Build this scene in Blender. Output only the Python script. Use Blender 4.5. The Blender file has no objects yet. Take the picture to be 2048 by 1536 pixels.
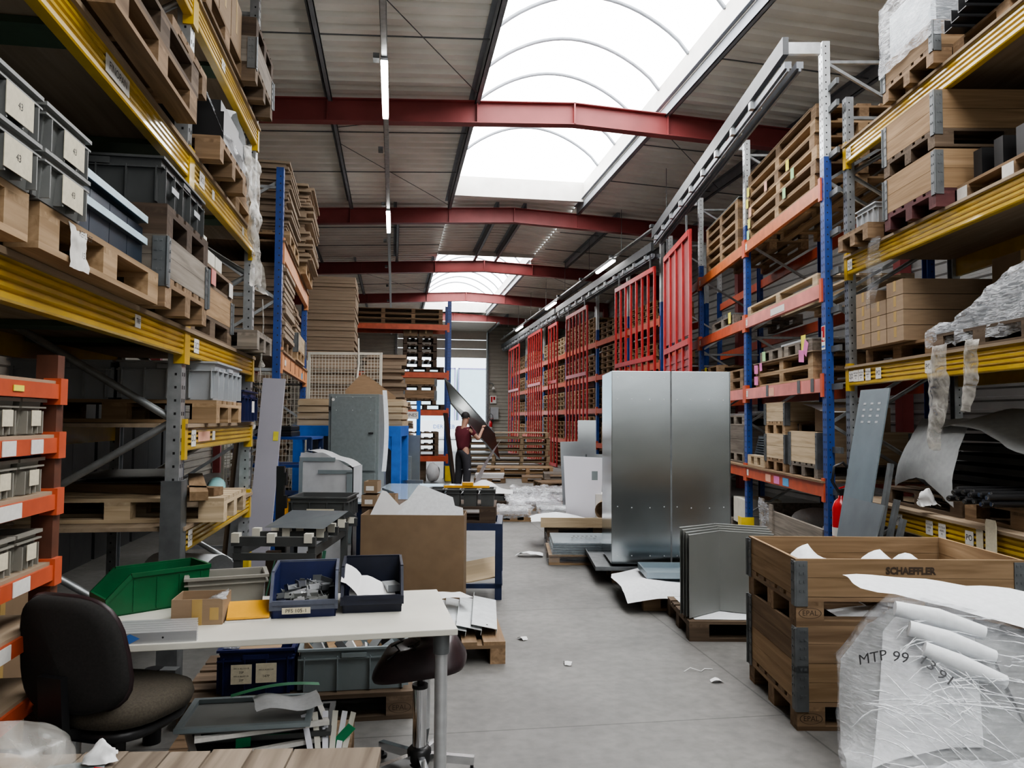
import bpy, math, random
from mathutils import Vector, Matrix, noise
scene = bpy.context.scene
COL = scene.collection
PI = math.pi
rnd = random.Random(11)
# ---------------------------------------------------------------- camera model (world = building axes, +Y down the aisle)
YAW = math.radians(8.72); FPX = 1538.0; CAMZ = 1.6
PIT = math.atan((839 - 768) / FPX); ROL = .007
SA, CA = math.sin(YAW), math.cos(YAW)
FWD = Vector((SA * math.cos(PIT), CA * math.cos(PIT), math.sin(PIT)))
RT0 = Vector((CA, -SA, 0)); UP0 = RT0.cross(FWD)
RT = RT0 * math.cos(ROL) + UP0 * math.sin(ROL); UP = UP0 * math.cos(ROL) - RT0 * math.sin(ROL)
cam_d = bpy.data.cameras.new('camera'); cam = bpy.data.objects.new('camera', cam_d); COL.objects.link(cam)
M4 = Matrix.Identity(4)
for i in range(3):
    M4[i][0], M4[i][1], M4[i][2] = RT[i], UP[i], -FWD[i]
M4[2][3] = CAMZ
cam.matrix_world = M4
cam_d.sensor_width = 36; cam_d.lens = 36 * FPX / 2048; cam_d.clip_start = .05; cam_d.clip_end = 400
scene.camera = cam

def H(lat, dep, z=0.0):
    """point given as metres right of / ahead of the photographer"""
    return Vector((lat * CA + dep * SA, -lat * SA + dep * CA, z))
HRZ = -YAW                                   # rotation of things that face the photographer

class Frame:
    def __init__(s, o, rz): s.o = Vector(o); s.rz = rz
    def p(s, x, y, z=0.0):
        c, n = math.cos(s.rz), math.sin(s.rz)
        return Vector((s.o.x + x * c - y * n, s.o.y + x * n + y * c, s.o.z + z))
# ---------------------------------------------------------------- mesh builder
class MB:
    def __init__(s): s.v = []; s.f = []; s.m = []; s.s = []; s.X = None
    def add(s, vs, fs, m=0, sm=False):
        b = len(s.v)
        s.v += [tuple(s.X @ Vector(v)) if s.X is not None else tuple(v) for v in vs]
        s.f += [tuple(b + i for i in f) for f in fs]; s.m += [m] * len(fs); s.s += [sm] * len(fs)
        return s
    def bx(s, x0, x1, y0, y1, z0, z1, m=0):
        return s.add([(x0,y0,z0),(x1,y0,z0),(x1,y1,z0),(x0,y1,z0),(x0,y0,z1),(x1,y0,z1),(x1,y1,z1),(x0,y1,z1)],
                     [(3,2,1,0),(4,5,6,7),(0,1,5,4),(1,2,6,5),(2,3,7,6),(3,0,4,7)], m)
    def c(s, cx, cy, cz, sx, sy, sz, m=0):
        return s.bx(cx-sx/2, cx+sx/2, cy-sy/2, cy+sy/2, cz-sz/2, cz+sz/2, m)
    def bar(s, p, q, w, h, m=0, up=(0,0,1)):
        p, q = Vector(p), Vector(q); d = (q - p).normalized(); u = Vector(up)
        if abs(d.dot(u)) > .99: u = Vector((0,1,0))
        r = d.cross(u).normalized(); u = r.cross(d)
        vs = [e + r * a * w / 2 + u * b * h / 2 for e in (p, q) for a, b in ((-1,-1),(1,-1),(1,1),(-1,1))]
        return s.add(vs, [(3,2,1,0),(4,5,6,7),(0,1,5,4),(1,2,6,5),(2,3,7,6),(3,0,4,7)][::1], m)
    def tube(s, pts, r, n=8, m=0, cap=True, sm=True):
        pts = [Vector(p) for p in pts]; k = len(pts); vs = []; fs = []
        rs = r if isinstance(r, (list, tuple)) else [r] * k
        prev = None
        for i, p in enumerate(pts):
            d = (pts[min(i+1, k-1)] - pts[max(i-1, 0)]).normalized()
            u = Vector((0,0,1)) if abs(d.z) < .95 else Vector((1,0,0))
            if prev is not None and (prev - d * prev.dot(d)).length > .1: u = prev
            a = (u - d * u.dot(d)).normalized(); prev = a; b = d.cross(a)
            for j in range(n):
                t = 2 * PI * j / n
                vs.append(p + (a * math.cos(t) + b * math.sin(t)) * rs[i])
        for i in range(k - 1):
            for j in range(n):
                fs.append((i*n+j, i*n+(j+1) % n, (i+1)*n+(j+1) % n, (i+1)*n+j))
        s.add(vs, fs, m, sm)
        if cap:
            s.add(vs[:n], [tuple(range(n))[::-1]], m); s.add(vs[-n:], [tuple(range(n))], m)
        return s
    def prism(s, poly, ax, a, b, m=0, cap=True):
        """extrude a 2d polygon along axis ax ('x': poly is (y,z), 'y': (x,z), 'z': (x,y))"""
        def P(u, w, t): return (t,u,w) if ax == 'x' else ((u,t,w) if ax == 'y' else (u,w,t))
        n = len(poly); vs = [P(u,w,a) for u,w in poly] + [P(u,w,b) for u,w in poly]
        fs = [(i,(i+1) % n,n+(i+1) % n,n+i) for i in range(n)]
        if cap: fs += [tuple(range(n))[::-1], tuple(range(n,2*n))]
        return s.add(vs, fs, m)
    def grid(s, fn, nu, nv, m=0, sm=True):
        vs = [fn(i/nu, j/nv) for j in range(nv+1) for i in range(nu+1)]
        fs = [(j*(nu+1)+i, j*(nu+1)+i+1, (j+1)*(nu+1)+i+1, (j+1)*(nu+1)+i) for j in range(nv) for i in range(nu)]
        return s.add(vs, fs, m, sm)
    def quad(s, *p, m=0): return s.add(p, [tuple(range(len(p)))], m)
    def lathe(s, prof, n=24, m=0, sm=True):
        k = len(prof); vs = [(r*math.cos(2*PI*j/n), r*math.sin(2*PI*j/n), z) for r, z in prof for j in range(n)]
        fs = [(i*n+j, i*n+(j+1) % n, (i+1)*n+(j+1) % n, (i+1)*n+j) for i in range(k-1) for j in range(n)]
        return s.add(vs, fs, m, sm)
    def hollow(s, L, W, Hh, t=.005, tp=.94, m=0, z=0.0):
        """open box with tapered walls"""
        a, b, c, d = L/2*tp, W/2*tp, L/2, W/2
        o = [(-a,-b,z),(a,-b,z),(a,b,z),(-a,b,z),(-c,-d,z+Hh),(c,-d,z+Hh),(c,d,z+Hh),(-c,d,z+Hh)]
        i_ = [(-a+t,-b+t,z+t),(a-t,-b+t,z+t),(a-t,b-t,z+t),(-a+t,b-t,z+t),(-c+t,-d+t,z+Hh),(c-t,-d+t,z+Hh),(c-t,d-t,z+Hh),(-c+t,d-t,z+Hh)]
        fs = [(3,2,1,0)] + [(k,(k+1)%4,4+(k+1)%4,4+k) for k in range(4)]
        fs += [(8,9,10,11)] + [(8+k,12+k,12+(k+1)%4,8+(k+1)%4) for k in range(4)]
        fs += [(4+k,4+(k+1)%4,12+(k+1)%4,12+k) for k in range(4)]
        return s.add(o + i_, fs, m)
    def mesh(s, name, mats):
        me = bpy.data.meshes.new(name)
        me.from_pydata(s.v, [], s.f)
        for m in (mats if isinstance(mats, (list, tuple)) else [mats]): me.materials.append(m)
        me.polygons.foreach_set('material_index', s.m)
        me.polygons.foreach_set('use_smooth', s.s)
        me.update(); return me
    def build(s, name, mats, parent=None, loc=(0,0,0), rot=(0,0,0)):
        o = bpy.data.objects.new(name, s.mesh(name, mats)); COL.objects.link(o)
        o.parent = parent; o.location = loc; o.rotation_euler = rot
        return o

KIDS = {}; SNAP = {}
def tag(o, label, cat, group=None, kind=None):
    if label: o['label'] = label
    if cat: o['category'] = cat
    if group: o['group'] = group
    if kind: o['kind'] = kind
    return o
def thing(name, label, cat, loc=(0,0,0), rz=0, group=None):
    o = bpy.data.objects.new(name, None); o.empty_display_size = .1; COL.objects.link(o)
    o.location = loc; o.rotation_euler = (0,0,rz)
    return tag(o, label, cat, group)
def part(name, mb, mat, parent, loc=(0,0,0), rot=(0,0,0), label=None):
    o = mb.build(name, mat, parent, loc, rot)
    KIDS.setdefault(parent.name, []).append(o)
    if label: o['label'] = label
    return o
def inst(name, me, parent, loc=(0,0,0), rot=(0,0,0)):
    o = bpy.data.objects.new(name, me); COL.objects.link(o); o.parent = parent; o.location = loc; o.rotation_euler = rot
    KIDS.setdefault(parent.name, []).append(o); return o
def solo(name, mb, mat, label, cat, loc=(0,0,0), rz=0, group=None, kind=None, rot=None):
    return tag(mb.build(name, mat, None, loc, rot or (0,0,rz)), label, cat, group, kind)
def dup(root, loc, rz, label, group=None, tilt=None):
    r = root.copy(); COL.objects.link(r); r.location = loc; r.rotation_euler = tilt or (0,0,rz); r['label'] = label
    if group: r['group'] = group
    for ch in SNAP.get(root.name, KIDS.get(root.name, [])):
        c = ch.copy(); COL.objects.link(c); c.parent = r; KIDS.setdefault(r.name, []).append(c)
        for g in KIDS.get(ch.name, []):
            d = g.copy(); COL.objects.link(d); d.parent = c; KIDS.setdefault(c.name, []).append(d)
    return r
def struct(name, mb, mat, loc=(0,0,0), rot=(0,0,0)):
    o = mb.build(name, mat, None, loc, rot); o['kind'] = 'structure'; return o
def bevel(o, w=.004, n=2):
    b = o.modifiers.new('bevel', 'BEVEL'); b.width = w; b.segments = n; b.limit_method = 'ANGLE'; return o
# lettering: meshes made once from the built-in font
_T = {}
def text_mesh(s, size, bold=0.0):
    k = (s, size, bold)
    if k not in _T:
        cu = bpy.data.curves.new('lettering', 'FONT'); cu.body = s; cu.size = size; cu.align_x = 'CENTER'; cu.align_y = 'CENTER'; cu.resolution_u = 2; cu.offset = size*bold
        o = bpy.data.objects.new('lettering', cu); me = bpy.data.meshes.new_from_object(o)
        bpy.data.objects.remove(o); _T[k] = me
    return _T[k]
def text(s, size, mat, parent, loc, rot=(PI/2,0,0), name='lettering', sx=1.0):
    me = text_mesh(s, size).copy(); me.materials.clear(); me.materials.append(mat)
    o = bpy.data.objects.new(name, me); COL.objects.link(o); o.parent = parent; o.location = loc; o.rotation_euler = rot; o.scale = (sx,1,1)
    KIDS.setdefault(parent.name, []).append(o); return o
# ---------------------------------------------------------------- materials
def mk(name):
    m = bpy.data.materials.new(name); m.use_nodes = True; nt = m.node_tree
    return m, nt, nt.nodes['Principled BSDF']
def N(nt, t, **k):
    n = nt.nodes.new(t)
    for a, b in k.items(): setattr(n, a, b)
    return n
def ramp(nt, stops):
    n = N(nt, 'ShaderNodeValToRGB'); e = n.color_ramp.elements
    while len(e) < len(stops): e.new(.5)
    for x, (p, c) in zip(e, stops): x.position = p; x.color = (*c, 1) if len(c) == 3 else c
    return n
def plain(name, col, rough=.5, metal=0.0, var=.12, scale=9.0, bump=0.0, coat=0.0, objvar=0.0, stretch=(1,1,1), spec=.5):
    """paint, plastic, card, metal: base colour broken up by noise so nothing is dead flat"""
    m, nt, b = mk(name)
    tc = N(nt, 'ShaderNodeTexCoord'); mp = N(nt, 'ShaderNodeMapping'); mp.inputs['Scale'].default_value = stretch
    nz = N(nt, 'ShaderNodeTexNoise'); nz.inputs['Scale'].default_value = scale; nz.inputs['Detail'].default_value = 5
    nt.links.new(tc.outputs['Object'], mp.inputs[0]); nt.links.new(mp.outputs[0], nz.inputs['Vector'])
    r = ramp(nt, [(.3, tuple(x*(1-var) for x in col)), (.7, tuple(min(1, x*(1+var)) for x in col))])
    nt.links.new(nz.outputs['Fac'], r.inputs[0]); out = r.outputs[0]
    if objvar:
        oi = N(nt, 'ShaderNodeObjectInfo'); hs = N(nt, 'ShaderNodeHueSaturation')
        mr = N(nt, 'ShaderNodeMapRange'); mr.inputs['To Min'].default_value = 1-objvar; mr.inputs['To Max'].default_value = 1+objvar
        nt.links.new(oi.outputs['Random'], mr.inputs[0]); nt.links.new(mr.outputs[0], hs.inputs['Value']); nt.links.new(out, hs.inputs['Color']); out = hs.outputs[0]
    nt.links.new(out, b.inputs['Base Color'])
    b.inputs['Roughness'].default_value = rough; b.inputs['Metallic'].default_value = metal; b.inputs['Coat Weight'].default_value = coat
    b.inputs['Specular IOR Level'].default_value = spec
    if bump:
        bp = N(nt, 'ShaderNodeBump'); bp.inputs['Strength'].default_value = bump; bp.inputs['Distance'].default_value = .02
        nt.links.new(nz.outputs['Fac'], bp.inputs['Height']); nt.links.new(bp.outputs[0], b.inputs['Normal'])
    return m
def wood(name, c1, c2, ax='x', rough=.75, objvar=.25, sc=1.0):
    m, nt, b = mk(name)
    tc = N(nt, 'ShaderNodeTexCoord'); mp = N(nt, 'ShaderNodeMapping'); s = [26*sc]*3; s['xyz'.index(ax)] = 1.6*sc
    mp.inputs['Scale'].default_value = s
    oi = N(nt, 'ShaderNodeObjectInfo'); cb = N(nt, 'ShaderNodeVectorMath', operation='ADD')
    ml = N(nt, 'ShaderNodeMath', operation='MULTIPLY'); ml.inputs[1].default_value = 50
    nt.links.new(oi.outputs['Random'], ml.inputs[0]); nt.links.new(tc.outputs['Object'], mp.inputs[0])
    nt.links.new(mp.outputs[0], cb.inputs[0]); nt.links.new(ml.outputs[0], cb.inputs[1])
    nz = N(nt, 'ShaderNodeTexNoise'); nz.inputs['Scale'].default_value = 1; nz.inputs['Detail'].default_value = 4; nz.inputs['Distortion'].default_value = .6
    nt.links.new(cb.outputs[0], nz.inputs['Vector'])
    r = ramp(nt, [(.25, c2), (.5, tuple((p+q)/2 for p, q in zip(c1, c2))), (.72, c1)])
    nt.links.new(nz.outputs['Fac'], r.inputs[0])
    hs = N(nt, 'ShaderNodeHueSaturation'); mr = N(nt, 'ShaderNodeMapRange')
    mr.inputs['To Min'].default_value = 1-objvar; mr.inputs['To Max'].default_value = 1+objvar
    nt.links.new(oi.outputs['Random'], mr.inputs[0]); nt.links.new(mr.outputs[0], hs.inputs['Value'])
    nt.links.new(r.outputs[0], hs.inputs['Color']); nt.links.new(hs.outputs[0], b.inputs['Base Color'])
    b.inputs['Roughness'].default_value = rough; b.inputs['Specular IOR Level'].default_value = .25
    return m
def emit(name, col, st):
    m, nt, b = mk(name)
    b.inputs['Base Color'].default_value = (*col, 1); b.inputs['Emission Color'].default_value = (*col, 1); b.inputs['Emission Strength'].default_value = st
    return m
def filmmat(name, alpha=.35, tint=(.85,.87,.9), sc=30, rough=.12, bump=.6, st=(1,1,1)):
    """stretch film / bubble foil: partly see-through, crinkled, glossy"""
    m, nt, b = mk(name)
    tc = N(nt, 'ShaderNodeTexCoord'); mp = N(nt, 'ShaderNodeMapping'); mp.inputs['Scale'].default_value = st
    nz = N(nt, 'ShaderNodeTexNoise'); nz.inputs['Scale'].default_value = sc; nz.inputs['Detail'].default_value = 6; nz.inputs['Distortion'].default_value = 1.2
    nt.links.new(tc.outputs['Object'], mp.inputs[0]); nt.links.new(mp.outputs[0], nz.inputs['Vector'])
    bp = N(nt, 'ShaderNodeBump'); bp.inputs['Strength'].default_value = bump; bp.inputs['Distance'].default_value = .02
    nt.links.new(nz.outputs['Fac'], bp.inputs['Height']); nt.links.new(bp.outputs[0], b.inputs['Normal'])
    b.inputs['Base Color'].default_value = (*tint, 1); b.inputs['Roughness'].default_value = rough; b.inputs['Specular IOR Level'].default_value = .9
    r = ramp(nt, [(.35, (alpha*.4,)*3), (.7, (min(1, alpha*1.7),)*3)])
    nt.links.new(nz.outputs['Fac'], r.inputs[0]); nt.links.new(r.outputs[0], b.inputs['Alpha'])
    return m
M = {}
for k, (c1, c2) in dict(fresh=((.42,.295,.18),(.23,.15,.08)), mid=((.285,.195,.12),(.14,.09,.052)), old=((.17,.125,.088),(.075,.052,.035)),
                        grey=((.25,.22,.185),(.11,.095,.08)), red=((.13,.05,.05),(.07,.028,.03)), pale=((.52,.42,.29),(.32,.24,.15)), crate=((.36,.245,.145),(.19,.12,.062)),
                        dark=((.105,.075,.055),(.05,.035,.026))).items():
    for ax in 'xyz': M[k+ax] = wood('wood_'+k+'_'+ax, c1, c2, ax)
M['board'] = wood('chipboard', (.36,.28,.2), (.24,.18,.12), 'x', .85, .15, .6)
M['plank'] = wood('weathered_planks', (.27,.22,.17), (.10,.078,.058), 'y', .8, .2, 1.0)
M['ply'] = wood('plywood', (.62,.50,.34), (.50,.38,.24), 'x', .7, .1, .5)
M['yellow'] = plain('yellow_paint', (.56,.37,.035), .28, coat=.4, var=.1)
M['orange'] = plain('orange_paint', (.52,.14,.04), .45, var=.15)
M['orangered'] = plain('orange_red_paint', (.50,.095,.04), .45, var=.15)
M['pink'] = plain('faded_red_paint', (.62,.2,.17), .4, var=.2, scale=4)
M['tan_orange'] = plain('pale_orange_paint', (.60,.27,.12), .5, var=.15)
M['blue'] = plain('blue_paint', (.022,.06,.24), .4, var=.2)
M['brightblue'] = plain('bright_blue_paint', (.025,.13,.46), .4, var=.15)
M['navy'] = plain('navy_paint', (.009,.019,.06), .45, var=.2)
M['rust'] = plain('dull_rust_paint', (.11,.04,.022), .6, 0, .3)
M['red'] = plain('red_paint', (.40,.03,.03), .4, var=.12)
M['oxide'] = plain('red_oxide_paint', (.25,.055,.055), .5, var=.12, scale=3)
M['green_board'] = plain('green_edged_board', (.07,.11,.065), .6)
M['galv'] = plain('galvanised_steel', (.42,.44,.45), .42, .75, .18, 14)
M['galv_light'] = plain('galvanised_steel_light', (.62,.65,.66), .4, .6, .12, 12)
M['galv_dark'] = plain('dull_steel', (.16,.17,.175), .5, .6, .2, 10)
M['rail_dk'] = plain('dull_rail', (.10,.105,.11), .5, .3)
M['purlin'] = plain('grey_purlin', (.24,.26,.285), .5, .3, .12, 6)
M['chrome'] = plain('chrome', (.75,.76,.78), .12, 1.0, .04)
M['mirror'] = plain('zinc_sheet', (.36,.385,.395), .19, 1.0, .14, 1.5, stretch=(.6,.6,1.6))
M['zinc'] = plain('zinc_sheet_matt', (.30,.335,.36), .33, .75, .1, 4)
M['zinc_blue'] = plain('bluish_zinc_sheet', (.28,.34,.375), .33, .6, .1, 4)
M['grey_enamel'] = plain('grey_enamel', (.19,.215,.215), .45, .1, .08, 30)
M['panel_grey'] = plain('plain_grey_sheet', (.215,.222,.212), .4, .3, .06, 3)
M['enamel_dark'] = plain('grey_enamel_dark', (.13,.155,.165), .45, .1, .08, 30)
M['alu'] = plain('milled_aluminium', (.55,.56,.57), .4, .65, .08, 4, stretch=(.3,6,6))
M['white_lam'] = plain('worn_white_laminate', (.58,.565,.50), .45, 0, .07, 5)
M['lam_edge'] = plain('laminate_edge', (.50,.48,.42), .5, 0, .1)
M['white'] = plain('white_coated_sheet', (.74,.74,.80), .4, 0, .03, 2)
M['lilac'] = plain('pale_lilac_sheet', (.42,.41,.46), .45, 0, .05, 2)
M['foam_shaded'] = plain('shaded_foam_sheet', (.30,.31,.31), .75, 0, .08, 20)  # white foam darkened, the shelf's shade put into its colour
M['wrapgrey'] = plain('grey_load', (.27,.28,.28), .5, 0, .2, 5)
M['foam'] = plain('white_foam_sheet', (.72,.74,.76), .75, 0, .06, 40, .05)
M['paper'] = plain('paper', (.68,.68,.68), .8, 0, .04)
M['label'] = plain('paper_label', (.60,.55,.42), .7, 0, .08, 60)
M['label_w'] = plain('white_label', (.68,.66,.62), .7, 0, .06, 60)
M['note_y'] = plain('yellow_note', (.75,.68,.08), .7); M['note_p'] = plain('pink_note', (.70,.2,.45), .7)
M['note_g'] = plain('green_note', (.35,.62,.3), .7); M['note_s'] = plain('salmon_note', (.70,.38,.28), .7); M['note_b'] = plain('blue_note', (.12,.35,.6), .7)
M['ink'] = plain('black_ink', (.012,.012,.014), .6); M['brand'] = plain('burnt_brand', (.05,.032,.02), .8)
M['blue_ink'] = plain('blue_ink', (.05,.14,.4), .6)
M['black'] = plain('black_plastic', (.012,.012,.013), .42, 0, .2); M['rubber'] = plain('black_fabric', (.014,.013,.012), .9, 0, .25, 120)
M['seatfab'] = plain('dark_brown_fabric', (.05,.042,.03), .95, 0, .25, 140)
M['leather'] = plain('brown_vinyl', (.026,.014,.016), .38, 0, .2, 20)
M['tote'] = plain('grey_plastic', (.17,.175,.17), .5, 0, .1, 6, objvar=.15)
M['tote_warm'] = plain('warm_grey_plastic', (.235,.225,.195), .5, 0, .12, 6, objvar=.12)
M['tote_bg'] = plain('blue_grey_plastic', (.20,.235,.245), .45, 0, .1, 6)
M['tote_lt'] = plain('light_grey_plastic', (.36,.38,.40), .45, 0, .08, 6)
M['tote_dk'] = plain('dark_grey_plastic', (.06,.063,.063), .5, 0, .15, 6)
M['navy_pl'] = plain('navy_plastic', (.012,.018,.075), .4, 0, .2, 8)
M['blue_pl'] = plain('blue_plastic', (.010,.018,.085), .4, 0, .2, 8); M['blue_rim'] = plain('scuffed_blue_grey', (.075,.085,.12), .5, 0, .25, 14)
M['navyblack'] = plain('near_black_blue_plastic', (.007,.010,.026), .4, 0, .25, 8)
M['green_glass'] = plain('dark_green_film', (.01,.10,.045), .3)
M['green_pl'] = plain('green_plastic', (.008,.10,.035), .4, 0, .25, 6); M['green_st'] = plain('green_strap', (.02,.26,.11), .5)
M['teal'] = plain('teal_foam', (.17,.36,.36), .6); M['aqua'] = plain('aqua_foam', (.30,.52,.55), .6)
M['card'] = plain('cardboard', (.27,.19,.12), .8, 0, .08, 8, objvar=.1, stretch=(1,1,5))
M['card2'] = plain('brown_cardboard', (.19,.13,.078), .8, 0, .08, 8, objvar=.1)
M['card_lt'] = plain('greyish_cardboard', (.27,.205,.145), .85, 0, .15, 3, objvar=.12, stretch=(1,1,26))
M['tape'] = plain('parcel_tape', (.40,.27,.10), .35)
M['amber'] = plain('amber_plastic', (.72,.36,.03), .35); M['bright_y'] = plain('bright_yellow', (.75,.55,.03), .45)
M['cream'] = plain('cream_plastic', (.62,.60,.52), .5, 0, .08)
M['ext_red'] = plain('extinguisher_red', (.42,.015,.02), .25, coat=.5)
M['skin'] = plain('skin', (.42,.24,.17), .6); M['hair'] = plain('dark_hair', (.012,.01,.01), .7)
M['maroon'] = plain('maroon_cotton', (.12,.018,.03), .85); M['slacks'] = plain('charcoal_workwear', (.035,.035,.042), .9); M['reflect'] = plain('reflective_tape', (.5,.5,.5), .4)
M['clad'] = plain('beige_cladding', (.36,.345,.30), .6, .1, .06, 3)
M['clad_grey'] = plain('grey_cladding', (.33,.33,.32), .6, .1, .06, 3)
M['concrete_wall'] = plain('block_wall', (.20,.19,.17), .9, 0, .15, 4)
M['deck'] = plain('roof_deck', (.80,.785,.735), .55, .1, .07, 2.0)
M['frp'] = plain('curb_sheet', (.62,.61,.58), .5, 0, .1, 3)
M['door_panel'] = plain('door_panel', (.52,.52,.48), .5, 0, .04)
M['film'] = filmmat('stretch_film', .24, (.30,.31,.33), 14, .08, .6, (1,1,5)); M['film_dense'] = filmmat('layered_film', .48, (.55,.57,.6), 12, .12, .55, (1,1,4)); M['bubble'] = plain('cloudy_bubble_wrap', (.46,.47,.48), .32, 0, .1, 7, .12)
M['clearfilm'] = filmmat('clear_bag', .3, (.75,.74,.7), 8, .2, .4); M['dirtyfilm'] = filmmat('torn_dirty_film', .75, (.48,.46,.42), 12, .4, .4)
M['acryl'] = plain('film_coated_sheet', (.45,.55,.62), .08, .25, .06, 2)
M['tube'] = emit('tube_glow', (1,.98,.93), 14)
M['sky'] = emit('skylight_glow', (1,1,1), 6.0)
M['trailer'] = plain('pale_blue_trailer', (.62,.78,.84), .5, 0, .04, 2); M['trailer_w'] = plain('white_trailer', (.85,.85,.86), .5, 0, .03, 2)
M['asphalt'] = plain('pale_yard', (.42,.42,.40), .9, 0, .1, 2)
# ================================================================ SETTING
def floor_mat():
    m, nt, b = mk('concrete_floor')
    tc = N(nt, 'ShaderNodeTexCoord')
    n1 = N(nt, 'ShaderNodeTexNoise'); n1.inputs['Scale'].default_value = .9; n1.inputs['Detail'].default_value = 8; n1.inputs['Roughness'].default_value = .65
    n2 = N(nt, 'ShaderNodeTexNoise'); n2.inputs['Scale'].default_value = 14; n2.inputs['Detail'].default_value = 6
    for n in (n1, n2): nt.links.new(tc.outputs['Object'], n.inputs['Vector'])
    r = ramp(nt, [(.3, (.098,.096,.09)), (.7, (.205,.2,.19))]); nt.links.new(n1.outputs['Fac'], r.inputs[0])
    r2 = ramp(nt, [(.3, (.78,.78,.78)), (.6, (1,1,1))]); nt.links.new(n2.outputs['Fac'], r2.inputs[0])
    mx = N(nt, 'ShaderNodeMix', data_type='RGBA', blend_type='MULTIPLY'); mx.inputs[0].default_value = 1
    nt.links.new(r.outputs[0], mx.inputs[6]); nt.links.new(r2.outputs[0], mx.inputs[7])
    # saw-cut joints
    sp = N(nt, 'ShaderNodeSeparateXYZ'); nt.links.new(tc.outputs['Object'], sp.inputs[0]); prev = None
    for ax, off, per in (('X', 2.13, 4.6), ('Y', 4.0, 2.45)):
        a = N(nt, 'ShaderNodeMath', operation='SUBTRACT'); a.inputs[1].default_value = off; nt.links.new(sp.outputs[ax], a.inputs[0])
        p = N(nt, 'ShaderNodeMath', operation='PINGPONG'); p.inputs[1].default_value = per/2; nt.links.new(a.outputs[0], p.inputs[0])
        l = N(nt, 'ShaderNodeMath', operation='GREATER_THAN'); l.inputs[1].default_value = .006; nt.links.new(p.outputs[0], l.inputs[0])
        if prev is None: prev = l
        else:
            q = N(nt, 'ShaderNodeMath', operation='MULTIPLY'); nt.links.new(prev.outputs[0], q.inputs[0]); nt.links.new(l.outputs[0], q.inputs[1]); prev = q
    mr = N(nt, 'ShaderNodeMapRange'); mr.inputs['To Min'].default_value = .55; nt.links.new(prev.outputs[0], mr.inputs[0])
    m2 = N(nt, 'ShaderNodeMix', data_type='RGBA', blend_type='MULTIPLY'); m2.inputs[0].default_value = 1
    nt.links.new(mx.outputs[2], m2.inputs[6]); nt.links.new(mr.outputs[0], m2.inputs[7])
    nt.links.new(m2.outputs[2], b.inputs['Base Color']); b.inputs['Roughness'].default_value = .55
    bp = N(nt, 'ShaderNodeBump'); bp.inputs['Strength'].default_value = .15; nt.links.new(n2.outputs['Fac'], bp.inputs['Height']); nt.links.new(bp.outputs[0], b.inputs['Normal'])
    return m
XL, XR, Y0, Y1, RX = -5.2, 8.4, -5.0, 38.6, 2.7
def zroof(x): return 6.67 - .05 * abs(x - RX)
struct('floor', MB().bx(XL, XR, Y0, Y1, -.12, 0), floor_mat())
def corr(x0, x1, y0, y1, zoff=0.0, pitch=.30, dep=.06, th=0):
    """trapezoidal sheet with ribs running across the hall"""
    mb = MB(); y = y0; pts = []
    while y < y1 - 1e-6:
        for d, z in ((0,0),(.35,0),(.45,dep),(.9,dep)):
            yy = y + d*pitch
            if yy <= y1: pts.append((yy, z))
        y += pitch
    pts.append((y1, 0))
    n = len(pts)
    vs = [(x0, yy, zroof(x0)+z+zoff) for yy, z in pts] + [(x1, yy, zroof(x1)+z+zoff) for yy, z in pts]
    mb.add(vs, [(i, n+i, n+i+1, i+1) for i in range(n-1)])
    return mb
SK = [(-4.6, 16.7), (22.9, 35.1)]
SX0, SX1 = 1.24, 4.16
mb = MB()
for a, b in ((XL-.1, SX0), (SX1, XR+.1)):
    mb2 = corr(a, b, Y0, Y1); mb.add(mb2.v, mb2.f)
for a, b in ((16.7, 22.9), (35.1, Y1)):
    for x0, x1 in ((SX0, RX), (RX, SX1)):
        mb2 = corr(x0, x1, a, b); mb.add(mb2.v, mb2.f)
struct('ceiling', mb, M['deck'])
def clad(mb, p, q, z0, z1, pitch=.18, dep=.03):
    """horizontal-ribbed wall sheet from p to q"""
    p, q = Vector(p), Vector(q); d = (q-p).normalized(); n = Vector((-d.y, d.x, 0)); z = z0; prof = []
    while z < z1:
        prof += [(z, 0), (z+pitch*.55, 0), (z+pitch*.7, dep), (z+pitch*.9, dep)]; z += pitch
    prof = [(min(a, z1), b) for a, b in prof] + [(z1, 0)]
    k = len(prof); vs = [(e.x+n.x*o, e.y+n.y*o, zz) for e in (p, q) for zz, o in prof]
    mb.add(vs, [(i, k+i, k+i+1, i+1) for i in range(k-1)])
    return mb
struct('wall_left', clad(MB(), (XL,Y1,0), (XL,Y0,0), 0, 6.5), M['clad'])
struct('wall_right', clad(MB(), (XR,Y0,0), (XR,Y1,0), 0, 6.6), M['clad_grey'])
DX0, DX1, DZ = .15, 4.58, 4.66
mb = MB()
clad(mb, (XR,Y1,0), (DX1,Y1,0), 0, 6.6); clad(mb, (DX0,Y1,0), (XL,Y1,0), 0, 6.6); clad(mb, (DX1,Y1,0), (DX0,Y1,0), 6.0, 6.7)
struct('wall_back', mb, M['clad'])
mb = MB(); clad(mb, (XL,Y0,0), (XR,Y0,0), 0, 6.8)
struct('wall_front', mb, M['clad'])
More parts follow.
